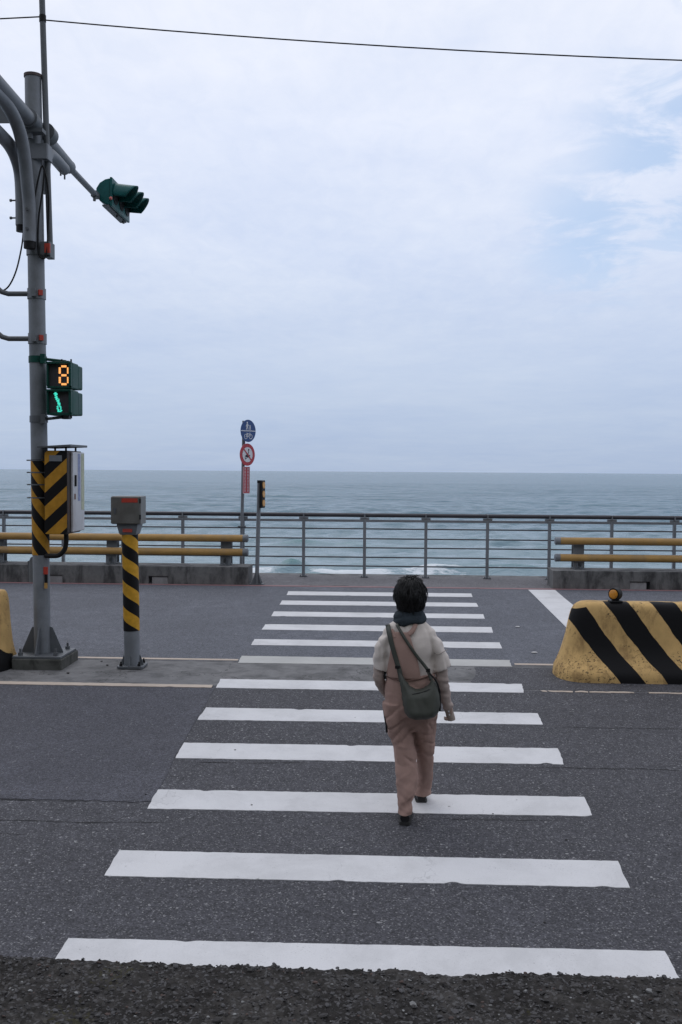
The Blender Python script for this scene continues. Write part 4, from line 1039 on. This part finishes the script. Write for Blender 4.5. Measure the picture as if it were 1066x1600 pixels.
# overalls: hips and wide legs
ov = MB()
ov.loft([oval(cx_, 0, z, rx, ry, 30, p=2.3) for z, cx_, rx, ry in ((.955, .010, .164, .120), (.90, .012, .172, .126), (.82, .016, .184, .134), (.74, .016, .182, .136), (.67, .014, .160, .118), (.61, .012, .12, .085), (.56, .012, .07, .05))])
def leg(rs):
    ov.loft([oval(x, y, z, rx, ry, 24) for x, y, z, rx, ry in rs])
leg([(-.082, 0, .76, .100, .128), (-.074, .0, .66, .096, .120), (-.055, .005, .56, .086, .108), (-.034, .004, .46, .082, .098), (-.018, -.025, .36, .080, .092), (-.012, -.07, .26, .075, .086), (-.016, -.118, .17, .064, .076), (-.023, -.150, .10, .055, .068), (-.024, -.156, .055, .053, .066)])
leg([(.098, 0, .76, .100, .128), (.100, .02, .66, .092, .118), (.104, .05, .56, .080, .105), (.110, .085, .46, .070, .096), (.113, .12, .36, .064, .09), (.114, .155, .27, .061, .086), (.111, .195, .17, .059, .08), (.107, .222, .10, .057, .076), (.106, .225, .062, .056, .074)])
def pleat(co):
    x, y, z = co
    d_ = .012 * noise.noise((x * 5, y * 5, z * 5 + x * 5)) + .004 * noise.noise((x * 9 + 4, y * 8, z * 17 - x * 15)) + .002 * noise.noise((x * 26, y * 20, z * 30 + x * 20))
    u_ = z * .80 - x * .60; v_ = x * .80 + z * .60                  # long slanting creases
    d_ -= .012 * max(0, 1 - 4.2 * abs(noise.noise((u_ * 11, v_ * 2.8, y * 2 + 3)))) * max(0, min(1, .65 + 2.2 * noise.noise((x * 5 + 9, y * 4, z * 4))))
    d_ += .008 * noise.noise((x * 20, y * 16, z * 2.0))
    w_ = z * .85 + x * .53; d_ -= .009 * max(0, 1 - 4.5 * abs(noise.noise((w_ * 15 + 7, (x * .85 - z * .53) * 4, y * 3)))) * max(0, min(1, .3 + 2.5 * noise.noise((x * 6 - 5, y * 4, z * 5 + 8))))
    low = max(0, (.30 - z) / .30); d_ += low * .008 * noise.noise((x * 6, y * 6, z * 30 + x * 14))
    return d_ * (1 if z < .66 else max(.35, 1 - (z - .66) * 4))
overalls = fuse('overalls', ov, OVER, person, .005, 6, pleat)

def back(x, z, off=0.0):
    cx_, cy_, rx, ry = tor(z)
    if z < .93:                                       # below the waist the overalls carry things
        f = min(1, (.95 - z) / .12); rx += .022 * f; ry += .024 * f
    u = max(-.985, min(.985, (x - cx_) / rx))
    return cy_ - ry * (1 - abs(u) ** 2.3) ** (1 / 2.3) - off
def patch(name, outline, m, parent, off, rows=26, cols=14, th=.004):
    """outline(z) -> (x0, x1); cloth laid on the back"""
    zt, zb, fn = outline; g = []
    for j in range(rows + 1):
        z = zt + (zb - zt) * j / rows; x0, x1 = fn(z)
        g.append([W(x0 + (x1 - x0) * i / cols, back(x0 + (x1 - x0) * i / cols, z, off + .007 * noise.noise(((x0 + (x1 - x0) * i / cols) * 22, z * 6, 2))), z) for i in range(cols + 1)])
    b = MB(); b.loft(g, cap=False, close=False)
    return b.build(name, m, parent, smooth=180, solid=th)
def lerp_tab(tab):
    def f(z):
        if z >= tab[0][0]: return tab[0][1:]
        for a, b_ in zip(tab, tab[1:]):
            if z >= b_[0]:
                q = (a[0] - z) / (a[0] - b_[0]); return (a[1] + (b_[1] - a[1]) * q, a[2] + (b_[2] - a[2]) * q)
        return tab[-1][1:]
    return f
patch('back_bib', (1.238, .93, lerp_tab([(1.238, -.112, -.008), (1.17, -.120, .014), (1.10, -.130, .038), (1.02, -.142, .058), (.96, -.150, .068), (.93, -.153, .073)])), OVER, overalls, .011)
def ribbon(name, pts, wd, m, parent, off, th=.004):
    P_ = arc([(x, 0, z) for x, z in pts], 5); g = []
    for i, q in enumerate(P_):
        t = (P_[min(i + 1, len(P_) - 1)] - P_[max(i - 1, 0)]).normalized(); nx, nz = -t.z, t.x
        g.append([W(q.x + nx * s_ * wd, back(q.x + nx * s_ * wd, q.z + nz * s_ * wd, off), q.z + nz * s_ * wd) for s_ in (-.5, 0, .5)])
    b = MB(); b.loft(g, cap=False, close=False); return b.build(name, m, parent, smooth=180, solid=th)
ribbon('shoulder_strap', [(-.012, 1.225), (.012, 1.245), (.030, 1.272), (.035, 1.29)], .030, OVER, overalls, .012)
ribbon('shoulder_strap', [(-.105, 1.20), (-.118, 1.235), (-.125, 1.25)], .030, OVER, overalls, .012)
ribbon('waist_seam', [(-.155, .935), (-.06, .925), (.04, .932), (.12, .95)], .006, mat('dark_seam', (.12, .07, .055), .9), overalls, .018)
ribbon('side_strap', [(-.160, .965), (-.165, .94), (-.160, .915)], .016, BLACK, overalls, .012)
m = MB(); m.tube([W(*q) for q in arc([(-.165, -.02, .74), (-.168, -.045, .70), (-.160, -.06, .65), (-.150, -.065, .60), (-.147, -.065, .565)], 4)], [.0045] * 12 + [.007] * 5, 8); m.build('belt_end', BLACK, overalls, smooth=180)

# scarf, two rolls
def roll(cz, rx, ry, r, tilt, ph, cx_=0., cy_=.012):
    pts = []; rs = []
    for i in range(41):
        a = 2 * math.pi * i / 40
        pts.append(W(cx_ + rx * math.cos(a), cy_ + ry * math.sin(a), cz + tilt * math.cos(a) + .006 * math.sin(3 * a + ph))); rs.append(r * (1 + .14 * math.sin(2 * a + ph) + .08 * math.sin(5 * a)))
    return pts, rs
sf = MB()
for args in ((1.305, .084, .074, .027, .008, 0), (1.328, .078, .070, .026, -.006, 1.4), (1.350, .068, .062, .02, .004, 2.6)):
    p_, r_ = roll(*args); sf.tube(p_, r_, 14)
fuse('scarf', sf, SCARF, person, .006, 2, lambda c_: .007 * noise.noise((c_.x * 14, c_.y * 14, c_.z * 40)))

# hair: a full crop of strands over a cap, tapering into the scarf at the nape
hc = Vector((0, .012, 1.462)); hm = MB()
def hair_pt(a, th, extra=0.0):
    """a: azimuth, th: 0 crown .. 1 nape"""
    if th < .6:
        q = th / .6 * math.pi / 2; zz = .125 * math.cos(q); f = math.sin(q) ** .85
    else:
        q = (th - .6) / .4; zz = -.112 * q; f = 1 - .34 * q ** 1.6
    bump = 1 + .10 * noise.noise((math.cos(a) * 2.2, math.sin(a) * 2.2, th * 4)) + .06 * noise.noise((math.cos(a) * 6, math.sin(a) * 6, th * 7 + 3))
    rx, ry = .094 * f * bump + extra, .104 * f * bump + extra
    yy = ry * math.sin(a)
    if th > .55 and yy > 0: yy *= max(.30, 1 - (th - .55) * 2.4)
    return W(hc.x + rx * math.cos(a), hc.y + yy, hc.z + zz * (1 + .04 * noise.noise((math.cos(a) * 2, math.sin(a) * 2, 9))) + extra * (1 - th))
hm.loft([[hair_pt(2 * math.pi * k / 36, .03 + .97 * i / 18) for k in range(36)] for i in range(19)])
hr = random.Random(12)
for k in range(2300):
    a = hr.uniform(0, 2 * math.pi); t0 = hr.uniform(.0, .62); t1 = min(t0 + hr.uniform(.22, .5), 1.0 + hr.uniform(-.07, .05))
    if math.sin(a) > .5 and t0 > .4: continue
    lift = hr.uniform(-.001, .007); sw0 = hr.gauss(0, .28); tip = hr.uniform(.004, .026) if hr.random() < .3 else 0
    pts = []
    for s_ in range(6):
        t = s_ / 5; pts.append(hair_pt(a + sw0 * t * t, t0 + (t1 - t0) * t, lift * math.sin(math.pi * min(1, t * 1.05)) + tip * t * t + .001))
    hm.tube(pts, [.0018, .0030, .0032, .0028, .0020, .0005], 4)
for k in range(46):                                     # tuft lifted by the wind at the crown
    x0 = hr.uniform(-.045, .03); y0 = hr.uniform(-.05, .03); b0 = Vector((x0, y0, 1.575)); e_ = Vector((x0 + hr.uniform(.0, .055), y0 - .01, 1.592 + hr.uniform(-.006, .020)))
    hm.tube([W(*b0), W(*(b0.lerp(e_, .5) + Vector((-.004, 0, .010)))), W(*e_)], [.003, .0022, .0005], 4)
hm.build('hair', HAIR, person, smooth=180, fix=False)

# shoes
def shoe(cx_, heel_y, zb, yaw, lift):
    m1 = MB(); m2 = MB(); rot = Matrix.Rotation(yaw, 3, 'Z') @ Matrix.Rotation(lift, 3, 'X')
    def Q(x, y, z): v = rot @ Vector((x, y, z)); return W(cx_ + v.x, heel_y + v.y, zb + v.z)
    prof_ = [(0.0, .028, .075), (.02, .036, .082), (.06, .038, .085), (.10, .040, .075), (.15, .044, .058), (.20, .044, .045), (.235, .036, .036), (.25, .018, .028)]
    rings = []
    for y, hw, h in prof_: rings.append([Q(hw * math.copysign(abs(math.cos(a)) ** .7, math.cos(a)), y, .018 + max(0, h - .018) * (.5 + .5 * math.sin(a)) if True else 0) for a in [2 * math.pi * i / 16 for i in range(16)]])
    m1.loft(rings)
    up_ = m1.build('shoe', SHOE, person, smooth=60)
    out_ = [(hw + .003, y) for y, hw, _ in prof_] ; ol = [(x, y) for x, y in out_] + [(-x, y) for x, y in out_[::-1]]
    m2.loft([[Q(x, y, 0) for x, y in ol], [Q(x, y, .022) for x, y in ol]]); m2.build('sole', SOLE, up_)
shoe(-.026, -.205, -.006, R(-3), R(0)); shoe(.098, .178, .006, R(4), R(0))

# crossbody bag, carried on the back
bag = thing('crossbody_bag', W(.07, -.2, .68), 'olive green slouchy crossbody bag slung across the back of the walker', 'bag')
px2 = lambda x, y: ((x - 641) * .00424, (1282 - y) * .00419)
outl = [px2(*q) for q in ((624, 1046), (629, 1052), (634, 1060), (641, 1069), (651, 1074), (662, 1072), (670, 1066), (675, 1057), (680, 1061), (684, 1070), (687, 1082), (688, 1097), (686, 1108), (680, 1116), (668, 1120), (650, 1121), (639, 1118), (633, 1110), (630, 1095), (628, 1078), (625, 1060))]
O2 = [Vector(q) for q in outl]; cen = Vector(px2(656, 1094))
def pdist(q):
    best = 9; ins = False; n_ = len(O2)
    for i in range(n_):
        a, b_ = O2[i], O2[(i + 1) % n_]; ab = b_ - a; t = max(0, min(1, (q - a).dot(ab) / ab.length_squared))
        best = min(best, (q - a - ab * t).length)
        if (a.y > q.y) != (b_.y > q.y) and q.x < (b_.x - a.x) * (q.y - a.y) / (b_.y - a.y) + a.x: ins = not ins
    return best if ins else -best
def bag_base(x, z): return min(back(x * .75 + cen.x * .25, max(.64, z)), -.118) - .012
def bagy(x, z):
    d_ = max(0, pdist(Vector((x, z)))); q = 1 - min(1, d_ / .055)
    T = .085 * min(1, .30 + (1.0 - z) * 2.6)
    return bag_base(x, z) - .012 - T * math.sqrt(max(0, 1 - q * q)) - .006 * noise.noise((x * 13, z * 11, 3)) - .004 * noise.noise((x * 30 + z * 12, z * 9, 7))
gs = .0065; bm_ = MB(); x0_, x1_ = min(q.x for q in O2), max(q.x for q in O2); z0_, z1_ = min(q.y for q in O2), max(q.y for q in O2)
for i in range(int((x1_ - x0_) / gs) + 1):
    for j in range(int((z1_ - z0_) / gs) + 1):
        xa, za = x0_ + i * gs, z0_ + j * gs; cc = Vector((xa + gs / 2, za + gs / 2))
        if pdist(cc) < 0: continue
        cs = [(xa, za), (xa + gs, za), (xa + gs, za + gs), (xa, za + gs)]
        bm_.add([W(u, bagy(u, v) , v) for u, v in cs] + [W(u, bag_base(u, v) + .006, v) for u, v in cs], [(0, 1, 2, 3), (7, 6, 5, 4), (0, 4, 5, 1), (1, 5, 6, 2), (2, 6, 7, 3), (3, 7, 4, 0)])
bb = fuse('bag_body', bm_, BAGM, bag, .0055, 7)
zp = [px2(*q) for q in ((632, 1083), (645, 1079), (660, 1076), (672, 1071))]
m = MB(); m.tube([W(x, bagy(x, z) + .001, z) for x, z in zp], .0032, 6); m.build('zip', mat('dark_zip', (.015, .016, .015), .5), bag, smooth=180)
def strap(pts, wd, name='strap'):
    P_ = arc([(q[0], q[2] if len(q) > 2 else 0, q[1]) for q in pts], 5); g = []
    for i, q in enumerate(P_):
        t = (P_[min(i + 1, len(P_) - 1)] - P_[max(i - 1, 0)]); t.y = 0; t.normalize(); nx, nz = -t.z, t.x
        row = []
        for s_ in (-.5, 0, .5):
            X, Zz = q.x + nx * s_ * wd, q.z + nz * s_ * wd
            row.append(W(X, min(back(X, Zz, .020), back(q.x, q.z, .020) + .012) - q.y, Zz))
        g.append(row)
    b = MB(); b.loft(g, cap=False, close=False); return b.build(name, BAGM, bag, smooth=180, solid=.005)
strap([px2(606, 977), px2(609, 990), px2(614, 1010), px2(620, 1030), (*px2(625, 1046), .01), (*px2(628, 1062), .02)], .030)
strap([px2(620, 975), px2(630, 991), px2(640, 1006), px2(652, 1023), px2(663, 1037), (*px2(669, 1046), .01), (*px2(674, 1060), .03)], .020)
m = MB(); q0 = px2(622, 1040); m.box(*(lambda v: (v.x - .017, v.x + .017, v.y - .006, v.y + .006, v.z - .010, v.z + .010))(W(q0[0], back(q0[0], q0[1], .028), q0[1]))); m.build('slider_buckle', BLACK, bag, bevel=.002)
m = MB(); q0 = px2(669, 1045); m.box(*(lambda v: (v.x - .014, v.x + .014, v.y - .006, v.y + .006, v.z - .012, v.z + .012))(W(q0[0], back(q0[0], q0[1], .030), q0[1]))); m.build('slider_buckle', BLACK, bag, bevel=.002)
m = MB(); m.tube([W(*q) for q in arc([(.125, -.17, .985), (.165, -.165, .94), (.19, -.15, .88), (.198, -.15, .80), (.196, -.16, .735)], 4)], .006, 8); m.build('side_cord', BLACK, bag, smooth=180)
